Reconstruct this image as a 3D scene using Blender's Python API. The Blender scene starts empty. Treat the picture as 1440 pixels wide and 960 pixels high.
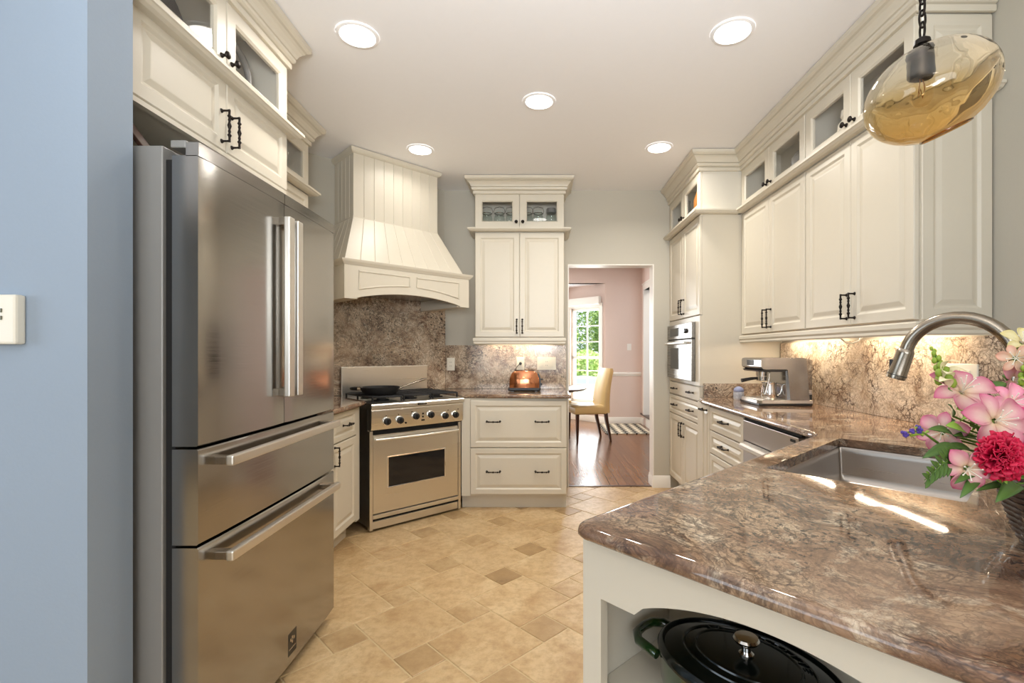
import bpy, bmesh, math, random
from mathutils import Vector, Matrix
random.seed(7)
S = bpy.context.scene
COL = S.collection
pi = math.pi
# ---------------------------------------------------------------- camera
cd = bpy.data.cameras.new('camera'); cam = bpy.data.objects.new('camera', cd); COL.objects.link(cam)
cam.location = (0, 0, 1.25); cam.rotation_euler = (pi/2, 0, 0)
cd.sensor_width = 36; cd.lens = 675/1440*36
cd.shift_x = -40/1440; cd.shift_y = 15/1440; cd.clip_start = .02
S.camera = cam
S.view_settings.view_transform = 'Standard'
try: S.view_settings.look = 'None'
except Exception: pass
S.view_settings.gamma = 1; S.view_settings.use_curve_mapping = False
S.view_settings.exposure = 0.32
S.cycles.use_denoising = True
S.cycles.max_bounces = 10; S.cycles.diffuse_bounces = 5; S.cycles.glossy_bounces = 5
S.cycles.transmission_bounces = 8; S.cycles.transparent_max_bounces = 16
S.cycles.caustics_reflective = False; S.cycles.caustics_refractive = False
S.cycles.sample_clamp_indirect = 8
# ---------------------------------------------------------------- world, sun, daylight
w = bpy.data.worlds.new('world'); S.world = w; w.use_nodes = True
bg = w.node_tree.nodes['Background']; bg.inputs[0].default_value = (.80, .90, 1, 1); bg.inputs[1].default_value = 1.25
def lamp(kind, name, loc, rot, energy, color, parent=None, **kw):
    l = bpy.data.lights.new(name, kind); l.energy = energy; l.color = color
    for k, v in kw.items(): setattr(l, k, v)
    o = bpy.data.objects.new(name, l); COL.objects.link(o); o.location = loc; o.rotation_euler = rot
    if parent: o.parent = parent
    return o
lamp('SUN', 'sun_light', (0, 0, 20), (math.radians(25), math.radians(25), 0), 3.0, (1, .95, .86), angle=.02)
# daylight entering by the big window behind the camera, the window on the left of the rear room, and the dining bay, plus added fill lamps
lamp('AREA', 'rear_window_daylight', (-.3, -2.97, 1.55), (-pi/2, 0, pi), 45, (.90, .95, 1), shape='RECTANGLE', size=3.0, size_y=1.7)
lamp('AREA', 'upward_fill', (.1, -.35, 1.7), (pi-math.radians(20), 0, 0), 22, (.90, .96, 1), shape='DISK', size=.9)  # added fill behind the camera, aimed up to lift ceiling and room
lamp('SPOT', 'ceiling_fill_spot', (.05, -.35, 1.6), (math.radians(90+25), 0, 0), 205, (.93, .97, 1), spot_size=math.radians(80), spot_blend=1.0, shadow_soft_size=.35)  # added spot with no real source, brightens the ceiling and far end
lamp('AREA', 'side_window_daylight', (-3.95, -.6, 1.5), (pi/2, 0, -pi/2), 30, (.74, .87, 1), shape='RECTANGLE', size=2.2, size_y=1.6)
lamp('AREA', 'bay_window_daylight', (.95, 8.95, 1.3), (pi/2, 0, pi-pi/4), 40, (.95, .98, 1), shape='RECTANGLE', size=.6, size_y=1.7)
lamp('AREA', 'bay_centre_fill', (-.5, 9.0, 1.3), (pi/2, 0, pi), 60, (.95, .98, 1), shape='RECTANGLE', size=1.5, size_y=1.7)  # added lamp at the unseen bay opening, more light for the dining room
LED_W, CAN_W, ROOM_W = 1.9, 6.2, 6
# ---------------------------------------------------------------- helpers
def srgb(r, g, b):
    f = lambda c: (c/255/12.92) if c/255 <= .04045 else ((c/255+.055)/1.055)**2.4
    return (f(r), f(g), f(b), 1)
def sock(n, *names):
    for k in names:
        if k in n.inputs: return n.inputs[k]
class NT:
    def __init__(s, name):
        s.m = bpy.data.materials.new(name); s.m.use_nodes = True; s.t = s.m.node_tree
        s.t.nodes.clear(); s.out = s.t.nodes.new('ShaderNodeOutputMaterial')
    def n(s, typ, ins=None, **kw):
        nd = s.t.nodes.new(typ)
        for k, v in kw.items(): setattr(nd, k, v)
        for k, v in (ins or {}).items():
            i = nd.inputs[k]
            if isinstance(v, bpy.types.NodeSocket): s.t.links.new(v, i)
            else: i.default_value = v
        return nd
    def bsdf(s, **kw):
        b = s.t.nodes.new('ShaderNodeBsdfPrincipled')
        for k, v in kw.items():
            i = b.inputs[k.replace('_', ' ')]
            if isinstance(v, bpy.types.NodeSocket): s.t.links.new(v, i)
            else: i.default_value = v
        s.t.links.new(b.outputs[0], s.out.inputs[0]); return b
    def ramp(s, fac, stops, interp='LINEAR'):
        r = s.t.nodes.new('ShaderNodeValToRGB'); cr = r.color_ramp; cr.interpolation = interp
        while len(cr.elements) < len(stops): cr.elements.new(.5)
        for e, (p, c) in zip(cr.elements, stops): e.position = p; e.color = c
        s.t.links.new(fac, r.inputs[0]); return r.outputs[0]
    def mix(s, fac, a, b, mode='MIX'):
        m = s.t.nodes.new('ShaderNodeMix'); m.data_type = 'RGBA'; m.blend_type = mode
        for i, v in ((0, fac), (6, a), (7, b)):
            if isinstance(v, bpy.types.NodeSocket): s.t.links.new(v, m.inputs[i])
            else: m.inputs[i].default_value = v
        return m.outputs[2]
    def coord(s, scale=(1, 1, 1), rot=(0, 0, 0), loc=(0, 0, 0), kind='Object'):
        tc = s.t.nodes.new('ShaderNodeTexCoord')
        mp = s.n('ShaderNodeMapping', {0: tc.outputs[kind], 1: loc, 2: rot, 3: scale}); return mp.outputs[0]
    def noise(s, vec, scale, detail=4, rough=.5, dist=0):
        return s.n('ShaderNodeTexNoise', {'Vector': vec, 'Scale': scale, 'Detail': detail, 'Roughness': rough, 'Distortion': dist})
    def bump(s, h, strength, dist=.01):
        return s.n('ShaderNodeBump', {'Height': h, 'Strength': strength, 'Distance': dist}).outputs[0]

def plain(name, rgb, rough=.5, metal=0, noise=0.04, bump=0, scale=30, **kw):
    t = NT(name); v = t.coord(); n = t.noise(v, scale, 3)
    c = srgb(*rgb); d = tuple(x*(1-noise*2) for x in c[:3])+(1,)
    col = t.mix(n.outputs[0], d, c)
    args = dict(Base_Color=col, Roughness=rough, Metallic=metal)
    if bump: args['Normal'] = t.bump(n.outputs[0], bump)
    args.update(kw); t.bsdf(**args); return t.m
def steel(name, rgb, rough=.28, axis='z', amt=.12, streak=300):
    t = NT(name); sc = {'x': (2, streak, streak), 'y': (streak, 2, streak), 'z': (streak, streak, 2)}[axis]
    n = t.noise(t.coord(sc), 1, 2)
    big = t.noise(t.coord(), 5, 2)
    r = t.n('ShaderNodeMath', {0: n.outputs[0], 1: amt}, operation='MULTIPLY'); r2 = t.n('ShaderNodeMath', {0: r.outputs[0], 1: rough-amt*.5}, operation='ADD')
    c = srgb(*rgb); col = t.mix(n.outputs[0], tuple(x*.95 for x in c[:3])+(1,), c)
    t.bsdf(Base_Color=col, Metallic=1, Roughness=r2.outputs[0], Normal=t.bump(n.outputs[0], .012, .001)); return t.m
def emis(name, rgb, strength):
    t = NT(name); e = t.n('ShaderNodeEmission', {0: rgb+(1,), 1: strength}); t.t.links.new(e.outputs[0], t.out.inputs[0]); return t.m
def thin_glass(name, tint=(1, 1, 1), refl=.08):
    t = NT(name); tr = t.n('ShaderNodeBsdfTransparent', {0: tint+(1,)}); gl = t.n('ShaderNodeBsdfGlossy', {'Color': (1, 1, 1, 1), 'Roughness': .01})
    lw = t.n('ShaderNodeFresnel', {0: 1.45}); ge = t.n('ShaderNodeNewGeometry'); fr = t.n('ShaderNodeMath', {0: 1.0, 1: ge.outputs['Backfacing']}, operation='SUBTRACT')
    lw = t.n('ShaderNodeMath', {0: lw.outputs[0], 1: fr.outputs[0]}, operation='MULTIPLY'); m = t.n('ShaderNodeMixShader', {0: lw.outputs[0], 1: tr.outputs[0], 2: gl.outputs[0]})
    t.t.links.new(m.outputs[0], t.out.inputs[0]); return t.m
def vcol(name, rough=.5, attr='Col', **kw):
    t = NT(name); a = t.n('ShaderNodeAttribute', attribute_name=attr); n = t.noise(t.coord(), 90, 2)
    c = t.mix(t.n('ShaderNodeMath', {0: n.outputs[0], 1: .25}, operation='MULTIPLY').outputs[0], a.outputs[0], (1, 1, 1, 1), 'MULTIPLY')
    t.bsdf(Base_Color=a.outputs[0], Roughness=rough, **kw); return t.m

def granite(name, rot=(0, 0, .5), loc=(0, 0, 0), stops=(), stretch=.42, s_big=5, blot=14, blot_amt=.8, crack=30, crack_w=.09, crack_amt=.9, fine=80, fine_amt=.5, speck=.6, cream=(226, 213, 192), dark=(70, 55, 48), rough=.045):
    t = NT(name); v = t.coord((1, 1, 1), rot, loc)
    warp = t.noise(v, 2.4, 3, .55)
    wv = t.n('ShaderNodeVectorMath', {0: warp.outputs[1], 1: (.5, .5, .5)}, operation='SUBTRACT')
    ws = t.n('ShaderNodeVectorMath', {0: wv.outputs[0], 'Scale': .30}, operation='SCALE')
    vw = t.n('ShaderNodeVectorMath', {0: v, 1: ws.outputs[0]}, operation='ADD').outputs[0]
    st = t.n('ShaderNodeMapping', {0: vw, 3: (1.0, stretch, 1.0)}).outputs[0]
    g = lambda k: (k, k, k, 1)
    base = t.ramp(t.noise(st, s_big, 8, .68).outputs[0], [(p, srgb(*c)) for p, c in stops])
    base = t.mix(t.ramp(t.noise(st, 11, 5, .65).outputs[0], [(.54, g(0)), (.70, g(.65))]), base, srgb(122, 80, 58))
    base = t.mix(t.ramp(t.noise(vw, blot, 6, .7).outputs[0], [(.53, g(0)), (.66, g(blot_amt))]), base, srgb(*cream))
    w2 = t.noise(vw, 15, 4, .65); w2v = t.n('ShaderNodeVectorMath', {0: w2.outputs[1], 'Scale': .075}, operation='SCALE')
    vc = t.n('ShaderNodeVectorMath', {0: st, 1: w2v.outputs[0]}, operation='ADD').outputs[0]
    gate = t.ramp(t.noise(vw, 6, 4).outputs[0], [(.38, g(.12)), (.58, g(crack_amt))])
    for sc, w_, amt in ((crack, crack_w, 1.0), (crack*2.1, crack_w*1.3, .75)):
        vo = t.n('ShaderNodeTexVoronoi', {'Vector': vc, 'Scale': sc}, feature='DISTANCE_TO_EDGE').outputs[0]
        base = t.mix(t.mix(1, t.ramp(vo, [(.0, g(amt)), (w_, g(0))]), gate, 'MULTIPLY'), base, srgb(*dark))
    vo2 = t.n('ShaderNodeTexVoronoi', {'Vector': vc, 'Scale': fine}, feature='DISTANCE_TO_EDGE').outputs[0]
    base = t.mix(t.ramp(vo2, [(.0, g(fine_amt)), (.14, g(0))]), base, srgb(98, 78, 66))
    dr = t.ramp(t.noise(st, 3.5, 3).outputs[0], [(.45, g(0)), (.62, g(speck))])
    spk = t.ramp(t.noise(vw, 70, 4, .65).outputs[0], [(.54, g(0)), (.61, g(1))])
    base = t.mix(t.mix(1, spk, dr, 'MULTIPLY'), base, srgb(46, 42, 44))
    t.bsdf(Base_Color=base, Roughness=rough, Specular_IOR_Level=.5); return t.m

M = {}
M['paint'] = plain('cream_cabinet_paint', (208, 200, 183), .38, noise=.012)
M['carcass'] = plain('cabinet_interior_paint', (214, 208, 194), .5, noise=.012)
M['wall'] = plain('greige_wall_paint', (190, 184, 170), .75, noise=.015, bump=.02, scale=120)
M['bluewall'] = plain('pale_blue_wall_paint', (150, 164, 180), .7, noise=.015, bump=.03, scale=120)
M['ceiling'] = plain('ceiling_paint', (243, 242, 243), .85, noise=.01)
M['pink'] = plain('blush_wall_paint', (226, 206, 196), .75, noise=.012)
M['trim'] = plain('white_trim_paint', (240, 236, 228), .4, noise=.01)
M['iron'] = plain('dark_bronze_iron', (46, 40, 36), .42, .85, noise=.2)
M['black'] = plain('black_enamel', (22, 22, 24), .35, noise=.1)
M['castiron'] = plain('matte_cast_iron', (38, 37, 38), .6, .3, noise=.25, scale=200)
M['rubber'] = plain('dark_gap', (18, 17, 17), .8)
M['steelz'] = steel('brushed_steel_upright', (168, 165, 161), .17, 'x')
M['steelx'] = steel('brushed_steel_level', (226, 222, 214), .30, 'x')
M['steeld'] = steel('mid_brushed_steel', (136, 131, 124), .28, 'x')
M['steelside'] = plain('grey_metal_side', (150, 148, 144), .45, .3, noise=.02)
M['bar'] = steel('satin_bar_steel', (222, 218, 210), .38, 'x')
M['sinksteel'] = steel('satin_sink_steel', (176, 168, 160), .30, 'x')
M['nickel'] = steel('brushed_nickel', (158, 148, 134), .25, 'z', .08)
M['chrome'] = plain('polished_chrome', (225, 222, 218), .07, 1, noise=.01)
M['copper'] = plain('polished_copper', (226, 150, 108), .12, 1, noise=.03)
M['pane'] = thin_glass('clear_pane_glass')
M['darkglass'] = plain('dark_oven_glass', (26, 26, 28), .06, noise=.1)
M['plastic'] = plain('ivory_plastic', (236, 230, 214), .4, noise=.01)
M['lcd'] = plain('grey_green_screen', (112, 112, 96), .25, noise=.02)
M['wood'] = plain('dark_walnut', (78, 48, 32), .3, noise=.25, scale=12)
M['granite'] = granite('brown_granite', (0, 0, -.62), stops=((.30, (76, 55, 44)), (.42, (124, 95, 75)), (.52, (158, 128, 103)), (.62, (182, 156, 128)), (.76, (112, 84, 66))), blot=9, blot_amt=.75, speck=1.0, crack_w=.11, cream=(222, 206, 180))
M['granite_splash'] = granite('brown_granite_upright', (.5, .7, .2), (3, 1, 2), stops=((.30, (108, 88, 74)), (.40, (160, 136, 116)), (.50, (206, 184, 158)), (.64, (230, 212, 188)), (.80, (140, 116, 98))), stretch=.8, s_big=9, blot=24, blot_amt=.9, crack=28, crack_w=.09, crack_amt=.9, fine=75, fine_amt=.5, speck=1.0, cream=(234, 220, 196), rough=.12)
M['granite_right'] = granite('tan_granite_upright', (1.0, .2, .9), (7, 2, 5), stops=((.28, (156, 132, 112)), (.42, (200, 178, 152)), (.54, (220, 202, 180)), (.68, (230, 216, 196)), (.82, (180, 154, 130))), stretch=.7, s_big=5, blot=16, blot_amt=.8, crack=20, crack_w=.07, crack_amt=1.0, fine=60, fine_amt=.45, speck=.35, cream=(236, 222, 200), dark=(70, 50, 42), rough=.12)
M['led'] = emis('led_glow', (1, .86, .66), 22)
M['lens'] = emis('lamp_lens_glow', (1, .96, .90), 9)

def finish(me, smooth):
    bm = bmesh.new(); bm.from_mesh(me); bmesh.ops.recalc_face_normals(bm, faces=bm.faces[:]); bm.to_mesh(me); bm.free()
    if smooth:
        for p in me.polygons: p.use_smooth = True
        me.set_sharp_from_angle(angle=math.radians(smooth))
class MB:
    def __init__(s, Mx=None): s.v = []; s.f = []; s.M = Mx; s.cols = None
    def pt(s, p):
        p = Vector(p)
        s.v.append(s.M @ p if s.M else p); return len(s.v)-1
    def face(s, idx): s.f.append(list(idx))
    def box(s, x0, x1, y0, y1, z0, z1, bev=0):
        if bev:
            b = min(bev, (x1-x0)*.45, (y1-y0)*.45, (z1-z0)*.45)
            bm = bmesh.new(); bmesh.ops.create_cube(bm, size=1)
            for vv in bm.verts: vv.co = Vector(((x0+x1)/2+vv.co.x*(x1-x0), (y0+y1)/2+vv.co.y*(y1-y0), (z0+z1)/2+vv.co.z*(z1-z0)))
            bmesh.ops.bevel(bm, geom=bm.edges[:], offset=b, segments=2, profile=.6, affect='EDGES'); s.add_bm(bm); return s
        i = [s.pt((x, y, z)) for z in (z0, z1) for y in (y0, y1) for x in (x0, x1)]
        for q in ((0, 2, 3, 1), (4, 5, 7, 6), (0, 1, 5, 4), (2, 6, 7, 3), (0, 4, 6, 2), (1, 3, 7, 5)): s.face([i[k] for k in q])
        return s
    def add_bm(s, bm):
        bm.verts.index_update(); base = len(s.v)
        for vv in bm.verts: s.pt(vv.co)
        for f in bm.faces: s.face([base+vv.index for vv in f.verts])
        bm.free()
    def loft(s, rings, cap0=True, cap1=True, closed=True, loop=False):
        R = [[s.pt(p) for p in r] for r in rings]; n = len(R[0])
        pairs = list(zip(R, R[1:]))+([(R[-1], R[0])] if loop else [])
        for a, b in pairs:
            for k in range(n if closed else n-1):
                k2 = (k+1) % n; s.face((a[k], a[k2], b[k2], b[k]))
        if cap0 and not loop: s.face(R[0][::-1])
        if cap1 and not loop: s.face(R[-1])
        return s
    def rects(s, x0, x1, z0, z1, prof, y=0, loop=False):
        rings = [[(x0+i, y+d, z0+i), (x1-i, y+d, z0+i), (x1-i, y+d, z1-i), (x0+i, y+d, z1-i)] for i, d in prof]
        return s.loft(rings, loop=loop)
    def lathe(s, prof, seg=24, c=(0, 0, 0), Mx=None, sx=1, sy=1, cap0=True, cap1=True):
        rings = []
        for r, z in prof:
            ring = []
            for k in range(seg):
                a = 2*pi*k/seg; p = Vector((r*math.cos(a)*sx, r*math.sin(a)*sy, z))
                if Mx: p = Mx @ p
                ring.append(p+Vector(c))
            rings.append(ring)
        return s.loft(rings, cap0, cap1)
    def tube(s, pts, rad, seg=10, cap=True, closed=False):
        P = [Vector(p) for p in pts]; n = len(P); rad = rad if isinstance(rad, (list, tuple)) else [rad]*n
        T = []
        for i in range(n):
            a = P[(i-1) % n] if (i > 0 or closed) else P[i]; b = P[(i+1) % n] if (i < n-1 or closed) else P[i]
            T.append((b-a).normalized())
        u = T[0].orthogonal().normalized(); rings = []
        for i in range(n):
            u = (u-T[i]*u.dot(T[i]))
            u = u.normalized() if u.length > 1e-6 else T[i].orthogonal().normalized()
            q = T[i].cross(u)
            rings.append([P[i]+(u*math.cos(2*pi*k/seg)+q*math.sin(2*pi*k/seg))*rad[i] for k in range(seg)])
        return s.loft(rings, cap, cap, loop=closed)
    def prism(s, poly, z0, z1):
        return s.loft([[(x, y, z0) for x, y in poly], [(x, y, z1) for x, y in poly]])
    def prism_y(s, poly, y0, y1):
        return s.loft([[(x, y0, z) for x, z in poly], [(x, y1, z) for x, z in poly]])
    def prism_x(s, poly, x0, x1):
        return s.loft([[(x0, y, z) for y, z in poly], [(x1, y, z) for y, z in poly]])
    def sweep(s, path, prof, closed=False):
        """profile [(outward, z)] along a plan polyline; outward is to the right of travel"""
        P = [Vector((p[0], p[1])) for p in path]; n = len(P); rings = []
        nr = lambda a, b: Vector(((b-a).y, -(b-a).x)).normalized()
        for i in range(n):
            if closed: n0 = nr(P[i-1], P[i]); n1 = nr(P[i], P[(i+1) % n])
            else:
                n0 = nr(P[max(i-1, 0)], P[max(i, 1)]); n1 = nr(P[min(i, n-2)], P[min(i+1, n-1)])
            m = n0+n1; m = m/max(m.dot(n0), .2)
            rings.append([(P[i].x+m.x*o, P[i].y+m.y*o, z) for o, z in prof])
        return s.loft(rings, loop=closed)
    def ball(s, c, r, seg=12, sx=1, sy=1, sz=1):
        k = max(4, seg//2); prof = [(max(1e-4, r*math.sin(pi*i/k)), -r*sz*math.cos(pi*i/k)) for i in range(k+1)]
        return s.lathe(prof, seg, c, sx=sx, sy=sy)
    def build(s, name, mat, parent=None, smooth=None, label=None):
        me = bpy.data.meshes.new(name); me.from_pydata([tuple(p) for p in s.v], [], s.f); me.update(); finish(me, smooth)
        me.materials.append(mat if not isinstance(mat, str) else M[mat])
        o = bpy.data.objects.new(name, me); COL.objects.link(o)
        if parent: o.parent = parent
        if label: o['label'] = label
        return o
def thing(name, label, cat, loc=(0, 0, 0), rz=0, group=None):
    o = bpy.data.objects.new(name, None); COL.objects.link(o); o.location = loc; o.rotation_euler = (0, 0, rz); o.empty_display_size = .1
    return tag(o, label, cat, group)
def tag(o, label, cat, group=None, kind=None):
    if label: o['label'] = label
    if cat: o['category'] = cat
    if group: o['group'] = group
    if kind: o['kind'] = kind
    return o
def struct(o): o['kind'] = 'structure'; return o
def copy_tree(o, parent=None):
    kids = list(o.children); c = o.copy(); COL.objects.link(c)
    if parent: c.parent = parent
    for k in kids: copy_tree(k, c)
    return c
def px(x, y, Y): return ((x-760)/675*Y, Y, 1.25-(y-495)/675*Y)      # a point of the place from its bearing and distance
def offset_poly(poly, d):
    """inset a counter-clockwise polygon by d"""
    P = [Vector(p) for p in poly]; n = len(P); out = []
    for i in range(n):
        e0 = (P[i]-P[i-1]).normalized(); e1 = (P[(i+1) % n]-P[i]).normalized()
        n0 = Vector((-e0.y, e0.x)); n1 = Vector((-e1.y, e1.x)); m = n0+n1; m = m/max(m.dot(n0), .3)
        out.append((P[i].x+m.x*d, P[i].y+m.y*d))
    return out
def slab(name, poly, z0, z1, mat, parent=None, hole=None, r=.013):
    bm = bmesh.new(); h = z1-z0
    prof = [(r, 0), (r*.35, h*.10), (0, h*.30), (0, h*.55), (r*.25, h*.80), (r*.6, h*.94), (r*1.2, h-.0002), (r*1.2+.004, h)]
    rings = []
    for o, z in prof: rings.append([bm.verts.new((x, y, z0+z)) for x, y in offset_poly(poly, o)])
    n = len(poly)
    for a, b in zip(rings, rings[1:]):
        for k in range(n): bm.faces.new((a[k], a[(k+1) % n], b[(k+1) % n], b[k]))
    hl = None
    if hole:
        hl = [[bm.verts.new((x, y, z)) for x, y in hole] for z in (z0, z1)]
        m = len(hole)
        for k in range(m): bm.faces.new((hl[0][k], hl[0][(k+1) % m], hl[1][(k+1) % m], hl[1][k]))
    def E(ring): return [bm.edges.get((ring[k], ring[(k+1) % len(ring)])) or bm.edges.new((ring[k], ring[(k+1) % len(ring)])) for k in range(len(ring))]
    for ring, i in ((rings[0], 0), (rings[-1], 1)):
        if hole: bmesh.ops.triangle_fill(bm, use_beauty=True, edges=E(ring)+E(hl[i]))
        else: bm.faces.new(ring)
    me = bpy.data.meshes.new(name); bm.to_mesh(me); bm.free(); finish(me, 40)
    me.materials.append(M[mat]); o = bpy.data.objects.new(name, me); COL.objects.link(o)
    if parent: o.parent = parent
    return o
# ---------------------------------------------------------------- cabinet joinery
def panel_door(parent, x0, x1, z0, z1, s=.055, y=0, name='door', flat=False):
    th = .02; g = .0015
    s = min(s, (x1-x0)*.28, (z1-z0)*.28); k = min(1, s/.05)
    prof = [(0, th), (0, .004), (.004, 0), (s-.010*k, 0), (s-.005*k, .004), (s, .008), (s+.006*k, .008), (s+.026*k, .002), (s+.030*k, .0015)]
    return MB().rects(x0+g, x1-g, z0+g, z1-g, prof, y).build(name, 'paint', parent)
def glass_door(parent, x0, x1, z0, z1, s=.062, sz=None, y=0):
    g = .0015; o = MB().rects(x0+g, x1-g, z0+g, z1-g, [(0, .02), (0, .003), (.003, 0), (s-.009, 0), (s, .007), (s, .02)], y, loop=True).build('door', 'paint', parent, label='glazed door')
    MB().box(x0+s-.002, x1-s+.002, y+.010, y+.014, z0+s-.002, z1-s+.002).build('pane', 'pane', o)
    return o
def pull(parent, x, z, L=.11, vertical=True, y=0, proj=.030):
    mb = MB(); r = .0042
    def P(t, d): return (x, y-d, z+t) if vertical else (x+t, y-d, z)
    prof = []; N = 17
    pts = [P(-L/2+L*i/(N-1), proj) for i in range(N)]
    rad = [r*(1.9 if i in (3, 8, 13) else 1.35 if i in (5, 7, 9, 11) else .85 if i in (4, 12, 6, 10) else 1.0) for i in range(N)]
    mb.tube(pts, rad, 8)
    for sgn in (-1, 1):
        mb.tube([P(sgn*L/2, proj+.002), P(sgn*L/2, proj*.7), P(sgn*L/2, proj*.25), P(sgn*L/2, 0)], [r*1.3, r*.9, r*1.0, r*2.1], 8)
    return mb.build('handle', 'iron', parent, 50)
def knob(parent, x, z, y=0):
    Mx = Matrix.Translation((x, y, z)) @ Matrix.Rotation(pi/2, 4, 'X')
    return MB().lathe([(.010, -.001), (.009, .003), (.0055, .008), (.005, .014), (.011, .019), (.0145, .023), (.013, .028), (.007, .031), (.001, .032)], 14, Mx=Mx).build('knob', 'iron', parent, 50)
CROWN = [(0, 2.602), (.012, 2.602), (.014, 2.606), (.014, 2.626), (.006, 2.630), (.018, 2.634), (.026, 2.641), (.028, 2.652), (.020, 2.656), (.030, 2.660), (.036, 2.674), (.048, 2.690), (.060, 2.698), (.054, 2.703), (.066, 2.707), (.078, 2.716), (.080, 2.738), (0, 2.738)]
LEDGE = [(0, 2.279), (.028, 2.279), (.042, 2.284), (.050, 2.292), (.056, 2.294), (.056, 2.306), (0, 2.306)]
RAIL = [(0, 1.318), (.008, 1.318), (.012, 1.326), (.010, 1.338), (.016, 1.348), (.016, 1.366), (.010, 1.372), (0, 1.372)]
def crown(parent, path, prof=CROWN, name='crown_moulding'): return MB().sweep(path, prof).build(name, 'paint', parent, 12)
def hollow(parent, x0, x1, y0, y1, z0, z1, t=.016, name='glazed_compartment', posts=()):
    mb = MB(); mb.box(x0, x0+t, y0, y1, z0, z1).box(x1-t, x1, y0, y1, z0, z1).box(x0+t, x1-t, y1-t, y1, z0, z1)
    mb.box(x0+t, x1-t, y0, y1-t, z0, z0+t).box(x0+t, x1-t, y0, y1-t, z1-t, z1)
    for p in posts: mb.box(p-.012, p+.012, y0, y0+.02, z0+t, z1-t)
    return mb.build(name, 'carcass', parent)
# ================================================================ SETTING
CEIL = 2.743
def wallbox(name, b, mat):
    return struct(MB().box(*b).build(name, mat))
# tiled floor: big squares with small darker squares turned 45 degrees, each tile an island of one mesh
def tile_floor():
    a, b = .359, .158; e1 = Vector((math.cos(-pi/4), math.sin(-pi/4))); e2 = Vector((math.cos(pi/4), math.sin(pi/4)))
    org = Vector((-.716, 2.465))-(a+b/2)*e1-(b/2)*e2
    bm = bmesh.new(); lay = bm.loops.layers.color.new('Col')
    rnd = random.Random(3)
    def quad(u0, u1, v0, v1, col):
        g = .0035; ch = .003
        def P(u, v, z): p = org+e1*u+e2*v; return (p.x, p.y, z)
        rr = []
        for i, z in ((g, -.004), (g, -.0012), (g+ch, 0)):
            rr.append([bm.verts.new(P(u0+i, v0+i, z)), bm.verts.new(P(u1-i, v0+i, z)), bm.verts.new(P(u1-i, v1-i, z)), bm.verts.new(P(u0+i, v1-i, z))])
        fs = [bm.faces.new(rr[-1])]
        for x, y in zip(rr, rr[1:]):
            for k in range(4): fs.append(bm.faces.new((x[k], x[(k+1) % 4], y[(k+1) % 4], y[k])))
        for f in fs:
            for l in f.loops: l[lay] = col
    for i in range(-26, 27):
        for j in range(-26, 27):
            u = i*a-j*b; v = i*b+j*a; p = org+e1*(u+a/2)+e2*(v+a/2)
            if not (-4.5 < p.x < 2.3 and -3.6 < p.y < 5.0): continue
            k = rnd.random(); quad(u, u+a, v, v+a, (k, .0, rnd.random(), 1))
            quad(u+a, u+a+b, v, v+b, (rnd.random(), .25+.75*rnd.random()**.6, rnd.random(), 1))
    for co, no in (((0, 4.47, 0), (0, 1, 0)), ((0, -3.05, 0), (0, -1, 0)), ((1.83, 0, 0), (1, 0, 0)), ((-4, 0, 0), (-1, 0, 0))):
        bmesh.ops.bisect_plane(bm, geom=bm.verts[:]+bm.edges[:]+bm.faces[:], plane_co=co, plane_no=no, clear_outer=True)
    me = bpy.data.meshes.new('floor'); bm.to_mesh(me); bm.free()
    t = NT('stone_floor_tile'); at = t.n('ShaderNodeAttribute', attribute_name='Col'); sx = t.n('ShaderNodeSeparateColor', {0: at.outputs[0]})
    v = t.coord(); off = t.n('ShaderNodeVectorMath', {0: at.outputs[0], 'Scale': 40}, operation='SCALE').outputs[0]
    vv = t.n('ShaderNodeVectorMath', {0: v, 1: off}, operation='ADD').outputs[0]
    n1 = t.noise(vv, 5, 5, .6, .6); n2 = t.noise(vv, 26, 6, .72)
    base = t.ramp(n1.outputs[0], [(.30, srgb(176, 142, 98)), (.5, srgb(200, 170, 126)), (.7, srgb(212, 186, 144))])
    dark = t.ramp(n1.outputs[0], [(.3, srgb(132, 102, 64)), (.6, srgb(168, 136, 92))])
    c = t.mix(sx.outputs[1], base, dark)
    hv = t.n('ShaderNodeMath', {0: sx.outputs[0], 1: .30}, operation='MULTIPLY').outputs[0]
    c = t.mix(hv, c, srgb(180, 148, 104)); c = t.mix(t.ramp(n2.outputs[0], [(.42, (0, 0, 0, 1)), (.68, (.6, .6, .6, 1))]), c, srgb(158, 126, 86))
    t.bsdf(Base_Color=c, Roughness=t.ramp(n2.outputs[0], [(.3, (.30, .30, .30, 1)), (.7, (.44, .44, .44, 1))]), Normal=t.bump(n2.outputs[0], .5, .005))
    me.materials.append(t.m); o = bpy.data.objects.new('floor', me); COL.objects.link(o); struct(o)
    M['grout'] = plain('sand_grout', (206, 184, 142), .8)
    struct(MB().box(-4, 1.83, -3.05, 4.47, -.06, -.003).build('floor_grout', 'grout'))
tile_floor()
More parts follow.
